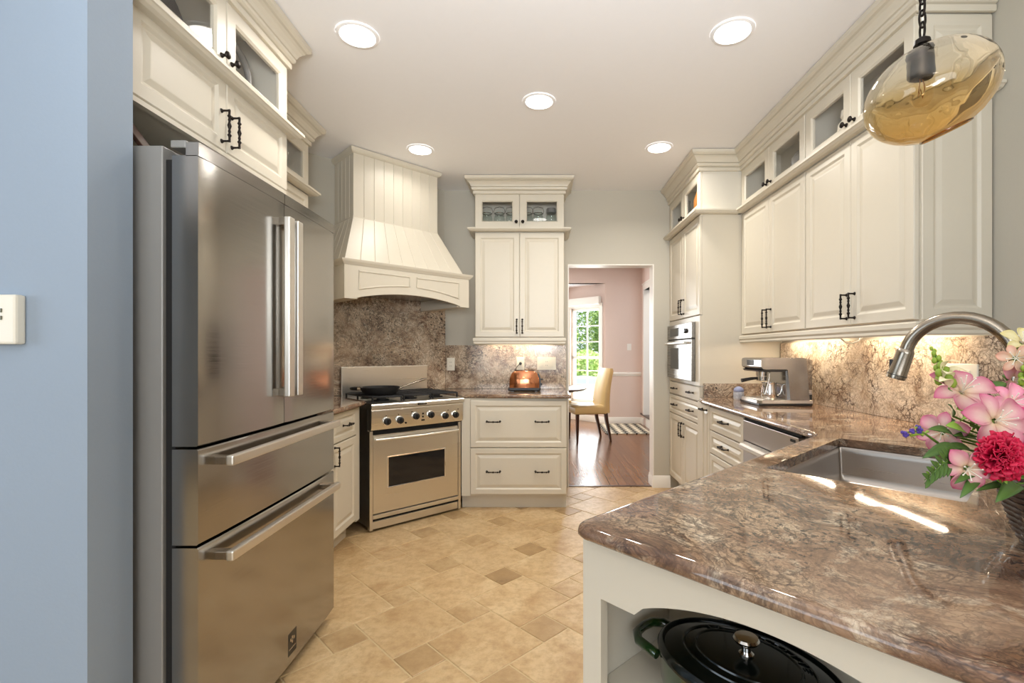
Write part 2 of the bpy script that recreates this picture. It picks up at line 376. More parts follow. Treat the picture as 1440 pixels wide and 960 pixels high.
# oak strip floor of the dining room
def wood_mat():
    t = NT('oak_strip_floor'); v = t.coord(); 
    br = t.n('ShaderNodeTexBrick', {'Vector': t.coord((1, 1, 1), (0, 0, pi/2)), 'Color1': (0, 0, 0, 1), 'Color2': (1, 1, 1, 1), 'Mortar': (.5, .5, .5, 1), 'Scale': 1, 'Mortar Size': .004, 'Brick Width': 1.1, 'Row Height': .082}, offset=.37)
    gr = t.noise(t.coord((60, 3, 60)), 1, 4, .6, .4).outputs[0]
    c = t.ramp(gr, [(.3, srgb(92, 58, 34)), (.55, srgb(124, 82, 50)), (.75, srgb(146, 102, 66))])
    c = t.mix(.55, c, t.ramp(br.outputs[0], [(0, srgb(96, 62, 38)), (1, srgb(148, 104, 66))]))
    c = t.mix(br.outputs[1], c, srgb(60, 34, 20))
    t.bsdf(Base_Color=c, Roughness=.22, Normal=t.bump(gr, .05, .003)); return t.m
struct(MB().box(-3.0, 1.775, 4.49, 9.6, -.06, 0).build('floor_dining', wood_mat()))
struct(MB().box(.25, 1.05, 4.46, 4.50, -.05, .006).build('trim_threshold', 'wood'))
struct(MB().box(-4.05, 1.95, -3.2, 4.44, CEIL, CEIL+.1).build('ceiling', 'ceiling'))
struct(MB().box(-3.1, 3.6, 4.44, 9.7, CEIL, CEIL+.1).build('ceiling_dining', 'ceiling'))
wallbox('wall_left', (-2.0, -1.85, 1.2, 4.6, 0, CEIL), 'wall')
# diagonal corner wall
struct(MB().prism([(-.89, 4.44), (-1.85, 3.48), (-1.85, 4.44)], 0, CEIL).build('wall_diagonal', 'wall'))
b = MB(); b.box(-1.85, .253, 4.44, 4.575, 0, CEIL).box(1.049, 1.95, 4.44, 4.575, 0, CEIL).box(.253, 1.049, 4.44, 4.575, 2.062, CEIL)
struct(b.build('wall_back', 'wall'))
b = MB(); b.box(.253, .262, 4.437, 4.578, 0, 2.062).box(1.040, 1.049, 4.437, 4.578, 0, 2.062).box(.262, 1.040, 4.437, 4.578, 2.053, 2.062)
struct(b.build('trim_doorway', 'trim'))
wallbox('wall_right', (1.81, 1.95, -3.2, 4.44, 0, CEIL), 'wall')
wallbox('wall_partition', (-4.0, -1.131, 1.198, 1.332, 0, CEIL), 'bluewall')
# rear room behind the camera with its windows
def rear():
    b = MB(); b.box(-4.05, -1.9, -3.2, -3.05, 0, CEIL).box(1.3, 1.95, -3.2, -3.05, 0, CEIL).box(-1.9, 1.3, -3.2, -3.05, 0, .7).box(-1.9, 1.3, -3.2, -3.05, 2.4, CEIL)
    struct(b.build('wall_rear', 'wall'))
    b = MB(); b.box(-4.2, -4.0, -3.2, -1.75, 0, CEIL).box(-4.2, -4.0, .55, 1.33, 0, CEIL).box(-4.2, -4.0, -1.75, .55, 0, .7).box(-4.2, -4.0, -1.75, .55, 2.3, CEIL)
    struct(b.build('wall_side', 'bluewall'))
    b = MB()
    for i in range(4):
        x = -1.9+i*3.2/3; b.box(x-.03, x+.03, -3.12, -3.0, .7, 2.4)
    for z in (.70, 1.5, 2.4): b.box(-1.9, 1.3, -3.11, -3.01, z-.025, z+.025)
    struct(b.build('window_2', 'trim'))
    b = MB()
    for i in range(3):
        y = -1.75+i*1.15; b.box(-4.12, -4.0, y-.03, y+.03, .7, 2.3)
    for z in (.7, 1.5, 2.3): b.box(-4.11, -4.01, -1.75, .55, z-.025, z+.025)
    struct(b.build('window_3', 'trim'))
rear()
BASE = [(0, 0), (.016, 0), (.016, .075), (.011, .085), (.010, .098), (.004, .108), (0, .11)]
struct(MB().sweep([(1.049, 4.60), (1.049, 4.44), (1.20, 4.44)][::-1], [(-o, z) for o, z in BASE]).build('baseboard_back', 'trim', None, 30))
# ================================================================ DINING ROOM
b = MB(); b.box(1.138, 1.775, 8.44, 8.58, 0, CEIL).box(-3.0, 1.138, 8.44, 8.58, 2.463, CEIL)
struct(b.build('wall_dining', 'pink'))
# right wall of the dining room with an opening up one step
b = MB(); b.box(1.775, 1.9, 8.22, 8.58, 0, CEIL).box(1.775, 1.9, 6.9, 8.22, 2.31, CEIL).box(1.775, 1.9, 4.575, 6.9, 0, CEIL)
struct(b.build('wall_dining_side', 'pink'))
b = MB(); b.box(1.758, 1.92, 8.17, 8.26, .18, 2.31).box(1.758, 1.92, 6.9, 8.26, 2.31, 2.40).box(1.750, 1.92, 6.9, 8.30, 2.40, 2.425).box(1.758, 1.92, 6.86, 6.95, .18, 2.31)
struct(b.build('trim_opening', 'trim'))
struct(MB().box(1.80, 3.4, 6.8, 8.6, -.02, .155).build('step', 'trim'))
struct(MB().box(1.755, 3.4, 6.8, 8.6, .155, .182, .006).build('trim_step_tread', 'wood'))
b = MB(); b.box(3.4, 3.5, 6.0, 9, 0, CEIL).box(1.9, 3.4, 8.6, 8.7, 0, CEIL)
struct(b.build('wall_landing', 'wall'))
struct(MB().sweep([(1.775, 8.26), (1.775, 8.44), (1.138, 8.44), (.50, 9.078), (-1.5, 9.078)], [(-o, z) for o, z in BASE]).build('baseboard_dining', 'trim', None, 30))
CH = [(0, .83), (.012, .832), (.016, .85), (.028, .862), (.030, .874), (.022, .886), (.010, .896), (0, .90)]
struct(MB().sweep([(1.775, 8.44), (1.138, 8.44)], [(-o, z) for o, z in CH]).build('trim_chair_rail', 'trim', None, 30))
wallbox('wall_dining_far', (-3.1, -3.0, 4.575, 9.6, 0, CEIL), 'pink')
# bay: the angled side with the tall window, and the middle
def bay():
    r = bpy.data.objects.new('bay', None)
    Mx = Matrix.Translation((1.138, 8.44, 0)) @ Matrix.Rotation(math.radians(135), 4, 'Z')   # local x along the angled wall
    L = .902; x0, x1, z0, z1 = .115, .80, .33, 2.06
    # local +y points into the room side? keep wall on y<0 of the room face
    b = MB(Mx); b.box(0, x0, -.12, 0, 0, 2.463).box(x1, L, -.12, 0, 0, 2.463).box(x0, x1, -.12, 0, 0, z0).box(x0, x1, -.12, 0, z1, 2.463)
    b.box(0, .0, 0, 0, 0, 0)
    struct(b.build('wall_bay', 'pink'))
    # centre wall of the bay with a wide opening
    b = MB(); b.box(.10, .50, 9.078, 9.2, 0, 2.463).box(-1.5, -1.2, 9.078, 9.2, 0, 2.463).box(-1.2, .10, 9.078, 9.2, 0, .33).box(-1.2, .10, 9.078, 9.2, 2.06, 2.463)
    b.box(-3.0, -1.5, 8.44, 8.58, 0, 2.463)
    struct(b.build('wall_bay_centre', 'pink'))
    struct(MB().prism([(1.138, 8.45), (1.3, 8.6), (.6, 9.3), (-1.6, 9.3), (-1.5, 8.45)], 2.463, 2.52).build('ceiling_bay', 'ceiling'))
    fr = MB(Mx)
    # casing on the room side (y>0 is the room)
    c = .065
    fr.box(x0-c, x0, 0, .022, z0-.03, z1+c, .004).box(x1, x1+c, 0, .022, z0-.03, z1+c, .004).box(x0-c, x1+c, 0, .024, z1, z1+c, .004)
    fr.box(x0-c-.02, x1+c+.02, -.02, .05, z0-.045, z0, .005)
    fr.box(x0, x0+.045, -.10, -.02, z0, z1).box(x1-.045, x1, -.10, -.02, z0, z1).box(x0, x1, -.10, -.02, z0, z0+.06).box(x0, x1, -.10, -.02, z1-.05, z1)
    zm = 1.15; fr.box(x0, x1, -.09, -.02, zm-.025, zm+.025)
    xm = (x0+x1)/2; fr.box(xm-.009, xm+.009, -.075, -.05, z0, z1)
    for zz in (zm+.29, zm+.58, z0+.06+.26, z0+.06+.52): fr.box(x0, x1, -.075, -.05, zz-.009, zz+.009)
    wf = struct(fr.build('window_1', 'trim'))
    pb = MB(Mx); pb.box(x0+.02, x1-.02, -.064, -.060, z0+.02, z1-.02); struct(pb.build('window_pane', 'pane', wf))
    b = MB()
    for x in (-1.2, -.55, .10): b.box(x-.03, x+.03, 9.09, 9.17, .33, 2.06)
    for z in (.36, 1.15, 2.03): b.box(-1.2, .10, 9.09, 9.17, z-.03, z+.03)
    struct(b.build('window_added', 'trim'))  # unseen window, put in to bring light into the dining room
    t = thing('window_blind', 'white blind cassette above the tall dining window', 'blind')
    MB(Mx).box(x0-.05, x1+.03, .026, .10, 2.10, 2.235, .012).build('cassette', 'trim', t)
    MB(Mx).box(x0-.02, x1, .045, .06, 2.082, 2.10, .003).build('bottom_bar', 'trim', t)
bay()
t = thing('light_switch', 'white light switch on the blush dining room wall above chair rail', 'light switch', (1.56, 8.44, 1.34))
MB().box(-.036, .036, -.007, -.001, -.058, .058, .002).build('plate', 'trim', t); MB().box(-.006, .006, -.018, -.007, -.012, .012, .002).build('toggle', 'trim', t)
# dining chairs
M['leather'] = plain('butter_leather', (222, 192, 132), .42, noise=.03, bump=.05, scale=200)
def dining_chair():
    t = thing('dining_chair', 'pale yellow leather dining chair with dark legs, seen side on in the doorway', 'chair', group='dining chairs')
    w, d = .46, .46
    # local: front faces -y
    b = MB(); b.loft([[(-w/2+i, -d/2+i, z), (w/2-i, -d/2+i, z), (w/2-i*.6, d/2, z), (-w/2+i*.6, d/2, z)] for i, z in ((.02, .385), (.004, .395), (0, .41), (0, .47), (.008, .492), (.035, .505), (.09, .51))]); b.build('seat', 'leather', t, 50)
    prof = []
    N = 12; rings = []
    for k in range(N+1):
        f = k/N; z = .40+.62*f; yc = d/2-.03+.10*f*f; th = .085-.03*f; ww = w/2-.012*f
        if k == N: th *= .7; ww -= .01
        rings.append([(-ww, yc, z), (-ww+.012, yc-.012, z), (ww-.012, yc-.012, z), (ww, yc, z), (ww, yc+th-.012, z), (ww-.012, yc+th, z), (-ww+.012, yc+th, z), (-ww, yc+th-.012, z)])
    MB().loft(rings).build('backrest', 'leather', t, 50)
    for sx in (-1, 1):
        MB().loft([[(sx*(w/2-.03)+dx*r, -d/2+.04+dy*r, z) for dx, dy in ((-1, -1), (1, -1), (1, 1), (-1, 1))] for r, z in ((.013, 0), (.022, .395))]).build('leg', 'wood', t, label='dark front leg')
        MB().loft([[(sx*(w/2-.035)+dx*r, yy+dy*r, z) for dx, dy in ((-1, -1), (1, -1), (1, 1), (-1, 1))] for r, z, yy in ((.013, 0, d/2+.075), (.018, .15, d/2+.045), (.021, .28, d/2+.015), (.022, .40, d/2))]).build('leg', 'wood', t, label='dark splayed rear leg')
    return t
ch = dining_chair(); ch.location = (.645, 6.87, 0); ch.rotation_euler.z = math.radians(-90+14)
c2 = copy_tree(ch); c2.location = (.255, 7.72, 0); c2.rotation_euler.z = 0; c2['label'] = 'pale yellow dining chair on the far side of the dining table'
t = thing('dining_table', 'round dark wood pedestal table in the dining room', 'table', (.02, 6.85, 0))
MB().lathe([(.01, .705), (.50, .70), (.60, .715), (.635, .735), (.635, .745), (.62, .752), (.01, .752)], 48).build('tabletop', 'wood', t, 30)
MB().lathe([(.07, 0.06), (.09, .10), (.06, .2), (.05, .4), (.09, .55), (.07, .62), (.16, .69), (.28, .705)], 20).build('pedestal', 'wood', t, 40)
for k in range(4):
    a = pi/4+k*pi/2; MB().tube([(.06*math.cos(a), .06*math.sin(a), .14), (.25*math.cos(a), .25*math.sin(a), .10), (.38*math.cos(a), .38*math.sin(a), .03)], [.035, .03, .025], 8).build('foot', 'wood', t, 40)
def rug():
    t = NT('checked_rug_weave'); ck = t.n('ShaderNodeTexChecker', {'Vector': t.coord((1, 1, 0), (0, 0, pi/4), (0.013, .02, 0)), 'Color1': srgb(40, 36, 32), 'Color2': srgb(214, 202, 178), 'Scale': 9.5})
    t.bsdf(Base_Color=ck.outputs[0], Roughness=.9, Normal=t.bump(t.noise(t.coord(), 400).outputs[0], .3, .003))
    b = MB(); b.box(1.0, 1.70, 7.30, 8.34, .001, .012, .004); o = b.build('doormat', t.m)
    tag(o, 'black and cream checked mat on the wooden floor by the step', 'mat')
rug()
# ---------------------------------------------------------------- outdoors beyond the bay
def outdoors():
    M['lawn'] = plain('lawn_green', (120, 158, 70), .9, noise=.3, scale=3)
    g = MB(); g.box(-30, 40, 9.6, 70, -1.8, -1.6); o = g.build('ground_lawn', 'lawn'); struct(o)
    t = NT('leaf_green'); a = t.n('ShaderNodeAttribute', attribute_name='Col'); t.bsdf(Base_Color=a.outputs[0], Roughness=.6); leafm = t.m
    M['bark'] = plain('grey_bark', (96, 84, 70), .9, noise=.2)
    rnd = random.Random(11)
    def tree(name, label, x, y, h, rad, n, dark):
        root = thing(name, label, 'tree', (x, y, -1.6), group='trees beyond the dining window')
        MB().tube([(0, 0, -.05), (.05, 0, h*.3), (-.05, .05, h*.7)], [.2, .15, .06], 8).build('trunk', 'bark', root)
        v = []; f = []; cols = []
        for k in range(n):
            a = rnd.uniform(0, 2*pi); e = rnd.uniform(-1, 1); r = rad*rnd.uniform(.55, 1)
            cl = rnd.choice([-.5, 0, .4]); c = Vector((r*math.cos(a)*math.sqrt(1-e*e), r*math.sin(a)*math.sqrt(1-e*e), h*.58+e*h*.42))
            s_ = rnd.uniform(.10, .22); q = Matrix.Rotation(rnd.uniform(0, 6), 3, 'X') @ Matrix.Rotation(rnd.uniform(0, 6), 3, 'Z')
            i = len(v)
            for dx, dy in ((-1, 0), (0, -.5), (1, 0), (0, .5)): v.append(c+q @ Vector((dx*s_, dy*s_, 0)))
            f.append((i, i+1, i+2, i+3)); k2 = rnd.random()
            cols.append(srgb(*( (int(110+80*k2), int(150+60*k2), int(80+50*k2)) if dark else (int(180+60*k2), int(215+30*k2), int(120+60*k2)))))
        me = bpy.data.meshes.new('foliage'); me.from_pydata([tuple(p) for p in v], [], f); at = me.color_attributes.new('Col', 'FLOAT_COLOR', 'CORNER')
        for i, c in enumerate(cols):
            for k in range(4): at.data[i*4+k].color = c
        me.materials.append(leafm); o = bpy.data.objects.new('foliage', me); COL.objects.link(o); o.parent = root
    tree('tree', 'tall darker green tree furthest behind the dining window', 3.6, 56, 11.0, 4.4, 7000, True)
    tree('tree', 'bright yellow green tree seen at the left of the dining window', .6, 38, 7.5, 2.4, 5000, False)
    tree('shrub', 'low bright green shrub behind the parked car', 3.1, 33, 2.9, 1.6, 4200, False)
    tree('tree', 'mid green tree at the right behind the dining window panes', 7.2, 44, 8.5, 2.6, 5000, True)
    c = thing('car', 'white car parked outside the dining window', 'car', (2.25, 28, -1.6))
    M['carglass'] = plain('pale_car_glass', (196, 206, 212), .1)
    M['carpaint'] = plain('white_car_paint', (238, 240, 242), .2, noise=.005)
    def section(hw, zl): return hw, zl
    rings = []
    for x, zb, zt, hw in ((-2.1, .35, .62, .70), (-1.9, .25, .85, .84), (-1.2, .22, .95, .88), (-.6, .22, .98, .89), (.3, .22, 1.0, .89), (1.3, .22, 1.0, .88), (1.95, .28, .92, .82), (2.1, .4, .7, .7)):
        rings.append([(x, -hw, zb), (x, hw, zb), (x, hw, zt-.12), (x, hw-.1, zt), (x, -hw+.1, zt), (x, -hw, zt-.12)])
    MB().loft(rings).build('body', 'carpaint', c, 40)
    rings = [[(x, -hw, .93), (x, hw, .93), (x, hw-.12, zt), (x, -hw+.12, zt)] for x, zt, hw in ((-1.25, .96, .8), (-.5, 1.40, .78), (.3, 1.47, .78), (1.0, 1.40, .78), (1.75, .98, .78))]
    MB().loft(rings).build('cabin', 'carpaint', c, 40)
    rings = [[(x, -hw, .97), (x, hw, .97), (x, hw-.10, zt), (x, -hw+.10, zt)] for x, zt, hw in ((-.95, .99, .80), (-.45, 1.32, .80), (.9, 1.32, .80), (1.4, .99, .80))]
    MB().loft(rings).build('side_window', 'carglass', c)
    for x in (-1.3, 1.3):
        for y in (-.82, .82):
            MB().lathe([(.2, -.1), (.32, -.09), (.33, 0), (.32, .09), (.2, .1)], 20, (x, y, .33), Matrix.Rotation(pi/2, 3, 'X').to_4x4()).build('wheel', 'rubber', c, 40)
outdoors()
# ================================================================ LEFT SIDE
# thermostat
t = thing('thermostat', 'ivory wall thermostat with grey screen on the pale blue wall', 'thermostat', (-1.35, 1.198, 1.33))
MB().box(-.075, .068, -.026, -.001, -.0605, .0615, .006).build('body', 'plastic', t)
MB().box(-.055, .018, -.028, -.024, -.020, .041, .001).build('screen', 'lcd', t)
for z in (.022, .004):
    o = MB().box(.028, .036, -.0285, -.025, z-.005, z+.005, .0015).build('button', 'lcd', t)
MB().box(.000, .012, -.0285, -.025, -.032, -.026, .0015).build('button', 'lcd', t)
# refrigerator: local x runs along world Y, local -y faces the room
FX, FY = -.961, 1.36
def fridge():
    t = thing('refrigerator', 'tall stainless steel french door refrigerator with two freezer drawers', 'refrigerator', (FX, FY, 0), pi/2)
    W = .892; D = .083
    MB().box(0, W, D+.026, .84, .03, 1.836, .004).build('body', 'steelside', t, label='grey metal body')
    MB().box(.012, W-.012, D-.001, D+.027, .06, 1.80).build('door_gasket', 'rubber', t)
    b = MB(); b.box(.02, W-.02, .12, .80, 0, .03); b.build('base', 'rubber', t)
    def front(name, x0, x1, z0, z1, notch=None, bow=.006, label=None):
        n = 10; rings = []
        for k in range(n+1):
            f = k/n; x = x0+(x1-x0)*f; gx = (x/W-.5)*2; y = bow*gx*gx
            e = .003 if k in (0, n) else 0
            rings.append([(x, D, z0), (x, y+.004+e, z0), (x, y+e, z0+.004), (x, y+e, z1-.004), (x, y+.004+e, z1), (x, D, z1)])
        return MB().loft(rings).build(name, 'steelz', t, 25, label)
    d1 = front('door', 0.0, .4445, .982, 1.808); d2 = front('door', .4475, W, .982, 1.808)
    # raised front lip of the doors
    for d, x0, x1 in ((d1, 0, .4445), (d2, .4475, W)):
        b = MB(); n = 8; rings = []
        for k in range(n+1):
            x = x0+(x1-x0)*k/n; gx = (x/W-.5)*2; y = .006*gx*gx
            rings.append([(x, y+.038, 1.806), (x, y+.001, 1.806), (x, y+.001, 1.845), (x, y+.038, 1.845)])
        b.loft(rings).build('top_lip', 'steelz', d)
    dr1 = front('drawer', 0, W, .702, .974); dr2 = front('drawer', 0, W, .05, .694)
    for x, d in ((.415, d1), (.478, d2)):
        b = MB(); b.box(x-.019, x+.019, -.044, -.022, 1.086, 1.748, .004); h = b.build('handle', 'bar', d)
        for z in (1.088, 1.718): MB().box(x-.015, x+.015, -.024, .004, z, z+.028, .002).build('bracket', 'nickel', h)
    for z, d in ((.928, dr1), (.645, dr2)):
        h = MB().box(.062, W-.062, -.051, -.028, z-.015, z+.015, .005).build('handle', 'bar', d)
        for x in (.066, W-.096): MB().box(x, x+.03, -.030, .006, z-.012, z+.012, .002).build('bracket', 'nickel', h)
    for x in (.05, W-.05): MB().box(x-.035, x+.03, .055, .10, 1.836, 1.842+.016, .004).build('hinge_cover', 'steelside', t)
    bd = MB().box(.467, .531, .000, .0030, .086, .173, .001).build('badge', 'black', t, label='small black badge')
    b = MB(); b.box(.474, .524, -.0008, .0004, .108, .1105)
    for x, z in ((.487, .142), (.499, .148), (.511, .142), (.499, .132)): b.box(x-.004, x+.004, -.0006, .0004, z-.006, z+.006)
    b.build('emblem', 'chrome', bd)
fridge()
t = thing('serving_board', 'dark edged wooden board leaning on top of the refrigerator', 'board', (-1.172, 1.415, 1.838))
MB(Matrix.Rotation(math.radians(53), 4, 'Y')).box(-.19, 0, 0, .045, 0, .012, .003).build('board', 'wood', t)
# cabinet over the refrigerator
def over_fridge():
    t = thing('wall_cabinet', 'cream cabinet above the refrigerator with two glazed and two panel doors', 'cabinet', (-1.205, 1.338, 0), pi/2, 'upper cabinets')
    W = .948; m = .506
    b = MB(); b.box(0, W, .021, .64, 2.012, 2.30); b.box(0, .064, .002, .021, 2.012, 2.60); b.build('carcass', 'paint', t)
    hollow(t, 0.0, W, .021, .64, 2.300, 2.735, posts=(m,))
    MB().box(.0, W, .0, .021, 2.60, 2.735).build('frieze', 'paint', t)
    for x0, x1 in ((.064, m), (m, W)):
        d = panel_door(t, x0, x1, 2.014, 2.30); xh = x1-.03 if x0 < .3 else x0+.03
        pull(d, xh, 2.105, .115)
        g = glass_door(t, x0, x1, 2.308, 2.602); knob(g, xh, 2.372)
    crown(t, [(0, 0), (W, 0), (W, .32)]); crown(t, [(0, 0), (W, 0), (W, .32)], LEDGE, 'ledge')
    b = MB(); b.box(.01, W-.01, .0, .02, 1.996, 2.012); b.build('bottom_bead', 'paint', t)
    # panel between refrigerator and the next run
    MB().box(W-.02, W, .05, .64, .0, 2.012).build('end_panel', 'paint', t)
over_fridge()
M['grey_ceramic'] = plain('grey_ceramic', (120, 118, 114), .35)
M['wicker_dark'] = plain('dark_woven', (64, 58, 52), .7, noise=.3, scale=150)
t = thing('wreath', 'grey ring wreath inside the glazed cabinet above the refrigerator', 'wreath', (-1.300, 2.03, 2.319))
MB().tube([(0, .11*math.cos(a), .125+.11*math.sin(a)) for a in [2*pi*k/28 for k in range(28)]], .014, 10, closed=True).build('ring', 'grey_ceramic', t, 60)
t = thing('ceramic_plate', 'dark round plate standing in the left glazed door above the refrigerator', 'plate', (-1.34, 1.66, 2.317), 0)
MB(Matrix.Translation((0, 0, .128)) @ Matrix.Rotation(math.radians(82), 4, 'Y')).lathe([(.001, 0), (.07, .002), (.085, .006), (.125, .014), (.127, .018), (.085, .012), (.001, .006)], 32).build('plate', 'wicker_dark', t, 40)
# wall cabinet on the left wall beyond
def left_upper():
    t = thing('wall_cabinet', 'cream wall cabinet beyond the refrigerator, one glazed door showing', 'cabinet', (-1.52, 2.30, 0), pi/2, 'upper cabinets')
    W = .847; m = .42
    MB().box(0, W, .021, .327, 1.378, 2.29).build('carcass', 'paint', t)
    hollow(t, 0, W, .021, .327, 2.290, 2.735, posts=(m,))
    MB().box(.0, W, .0, .021, 2.60, 2.735).build('frieze', 'paint', t)
    for x0, x1 in ((0.0, m), (m, W)):
        d = panel_door(t, x0, x1, 1.378, 2.278); xh = x1-.03 if x0 < .2 else x0+.03
        pull(d, xh, 1.47); g = glass_door(t, x0, x1, 2.306, 2.602); knob(g, xh, 2.36)
    crown(t, [(0, 0), (W, 0), (W, .32)]); crown(t, [(0, 0), (W, 0), (W, .32)], LEDGE, 'ledge'); crown(t, [(0, 0), (W, 0), (W, .32)], RAIL, 'light_rail')
left_upper()
t = thing('glass_goblet', 'small glass goblet in the glazed cabinet beyond the refrigerator', 'glass', (-1.575, 2.93, 2.307))
M['jarglass'] = thin_glass('jar_glass', (.93, .95, .94))
MB().lathe([(.032, 0), (.03, .004), (.006, .01), (.005, .06), (.03, .09), (.04, .15), (.036, .22)], 20, cap1=False).build('bowl', 'jarglass', t, 50)
# base cabinet and counter left of the range
def left_base():
    t = thing('base_cabinet', 'cream base cabinet between refrigerator and range, drawer over door', 'cabinet', (-1.235, 2.30, 0), pi/2, 'base cabinets')
    W = .985
    MB().box(0, W, .021, .60, .11, .884).build('carcass', 'paint', t)
    MB().box(0, W-.03, .085, .12, 0, .11).build('toe_kick', 'paint', t)
    for x0, x1 in ((0.0, .545), (.545, .925)):
        d = panel_door(t, x0, x1, .125, .692); pull(d, x0+.035, .62, .11)
        dr = panel_door(t, x0, x1, .697, .878, .04, name='drawer'); pull(dr, (x0+x1)/2+.02, .79, .10, False)
    MB().box(.925, W, .004, .021, .11, .884).build('filler', 'paint', t)
left_base()
# ================================================================ RANGE (turned into the corner)
RA = math.radians(42); RX, RY = -1.178, 3.31
def rpt(x, y): return (RX+x*math.cos(RA)-y*math.sin(RA), RY+x*math.sin(RA)+y*math.cos(RA))
def range_cooker():
    t = thing('range', 'stainless steel gas range set across the corner', 'range', (RX, RY, 0), RA)
    W = .735; D = .535
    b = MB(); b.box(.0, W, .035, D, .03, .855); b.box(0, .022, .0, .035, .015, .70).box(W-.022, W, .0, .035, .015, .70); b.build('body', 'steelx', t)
    for x in (.05, W-.05):
        for y in (.10, D-.06): MB().lathe([(.022, 0), (.022, .008), (.012, .01), (.012, .031)], 12, (x, y, 0)).build('foot', 'black', t)
    MB().box(.024, W-.024, .006, .035, .018, .072, .003).build('kick_panel', 'steelx', t)
    b = MB(); b.box(.024, W-.024, .018, .036, .072, .092); b.build('vent_slot', 'rubber', t)
    MB().box(.022, W-.022, -.006, .03, .090, .118, .004).build('lower_rail', 'steelx', t)
    # oven door with window
    x0, x1, z0, z1 = .024, W-.024, .124, .672
    d = MB().rects(x0, x1, z0, z1, [(0, .035), (0, .003), (.003, 0)], 0).build('oven_door', 'steelx', t)
    w = MB().box(.136, .588, -.0015, .004, .298, .505, .001).build('oven_window', 'darkglass', d)
    b = MB(); rings = []
    pr = [(.128, .596, .290, .513)]
    b.rects(.128, .596, .290, .513, [(0, .002), (0, -.003), (.004, -.004), (.008, -.003), (.008, .002)], 0, loop=True); b.build('window_frame', 'chrome', d)
    N = 14; pts = [(x0+.012+(x1-x0-.024)*k/N, -.018-.022*math.sin(pi*k/N)**.7, .640) for k in range(N+1)]
    h = MB().tube(pts, [.012]+[.0125]*(N-1)+[.012], 12).build('handle', 'bar', d, 50)
    b = MB()
    for x in (x0+.022, x1-.022): b.tube([(x, -.018, .640), (x, .004, .640)], .010, 10)
    b.build('handle_post', 'bar', h)
    MB().box(.024, W-.024, .012, .036, .672, .706).build('vent_gap', 'rubber', t)
    # control panel, slightly leaning, with bullnose and top trim
    prof = [(.004, .706), (-.024, .712), (-.030, .730), (-.034, .845), (-.030, .853), (.03, .853), (.03, .706)]
    p = MB().prism_x([(y, z) for y, z in prof], .0, W).build('control_panel', 'steelx', t, 25)
    MB().prism_x([(-.036, .855), (-.044, .862), (-.044, .882), (-.038, .892), (-.024, .897), (D, .897), (D, .855)], -.004, W+.004).build('cooktop', 'steelx', t, 25)
    def knobrange(x, z):
        Mx = Matrix.Translation((x, -.033, z)) @ Matrix.Rotation(pi/2, 4, 'X')
        k = MB().lathe([(.031, -.003), (.031, .004), (.028, .007), (.0255, .008)], 24, Mx=Mx).build('knob', 'chrome', p, 40)
        g = MB(); g.lathe([(.025, .006), (.0245, .018), (.022, .027), (.019, .029), (.001, .029)], 24, Mx=Mx)
        g.box(x-.0045, x+.0045, -.033-.038, -.033-.02, z-.019, z+.019, .002); g.build('grip', 'black', k, 40)
    for x, z in ((.108, .766), (.204, .766), (.327, .784), (.449, .784), (.570, .766), (.661, .766)): knobrange(x, z)
    for x, z in ((.388, .797), (.388, .775)):
        MB(Matrix.Translation((x, -.032, z)) @ Matrix.Rotation(pi/2, 4, 'X')).lathe([(.007, -.002), (.007, .003), (.005, .005), (.001, .005)], 14).build('indicator', 'black', p, 40)
    MB().box(.376, .402, -.035, -.028, .744, .755, .001).build('display', 'black', p)
    MB(Matrix.Translation((.252, -.032, .742)) @ Matrix.Rotation(pi/2, 4, 'X')).lathe([(.007, -.002), (.007, .004), (.001, .006)], 14).build('button', 'black', p)
    b = MB(); b.loft([[(.375+.036*cx+ (.010 if cx > 0 else -.010)*0, -.0475+dy, .872+.008*cz) for cx, cz in ((-1, -.6), (-.8, -1), (.8, -1), (1, -.6), (1, .6), (.8, 1), (-.8, 1), (-1, .6))] for dy in (.004, 0)]); bd = b.build('badge', 'iron', t, label='dark oblong maker plate')
    b = MB()
    for k in range(9): b.box(.347+k*.0063, .347+k*.0063+.0035, -.0485, -.0470, .868, .876)
    b.build('lettering', 'chrome', bd)
    # engraved burner marks above the knobs
    b = MB()
    for x, z in ((.104, .806), (.196, .808), (.30, .818), (.60, .805), (.69, .806)): b.box(x-.005, x+.005, -.0338, -.0322, z-.004, z+.004)
    b.build('burner_mark', 'nickel', p)
    # backguard
    MB().box(.0, W, D, D+.022, .80, 1.135, .003).build('backguard', 'steelx', t)
    # burners and grates
    for x in (.145, .368, .592):
        for y in (.14, .38):
            MB().lathe([(.055, .897), (.055, .903), (.034, .905), (.034, .916), (.030, .920), (.001, .921)], 18, (x, y, 0)).build('burner', 'castiron', t, 40)
    for i in range(3):
        gx0 = .018+i*.234; gx1 = gx0+.230; b = MB(); r = .0068; z = .932
        fr = [(gx0+.008, .012), (gx1-.008, .012), (gx1-.008, .505), (gx0+.008, .505)]
        b.tube([(x, y, z) for x, y in fr], r, 6, closed=True)
        for k in range(1, 9):
            yy = .012+.493*k/9; b.tube([(gx0+.008, yy, z), (gx1-.008, yy, z)], r*.9, 6)
        for k in (1, 2):
            xx = gx0+.23*k/3; b.tube([(xx, .012, z), (xx, .505, z)], r*.9, 6)
        for x, y in fr+[(gx0+.008, .28), (gx1-.008, .28)]: b.tube([(x, y, .898), (x, y, z)], r, 6)
        b.build('grate', 'castiron', t, 50)
    return t
range_cooker()
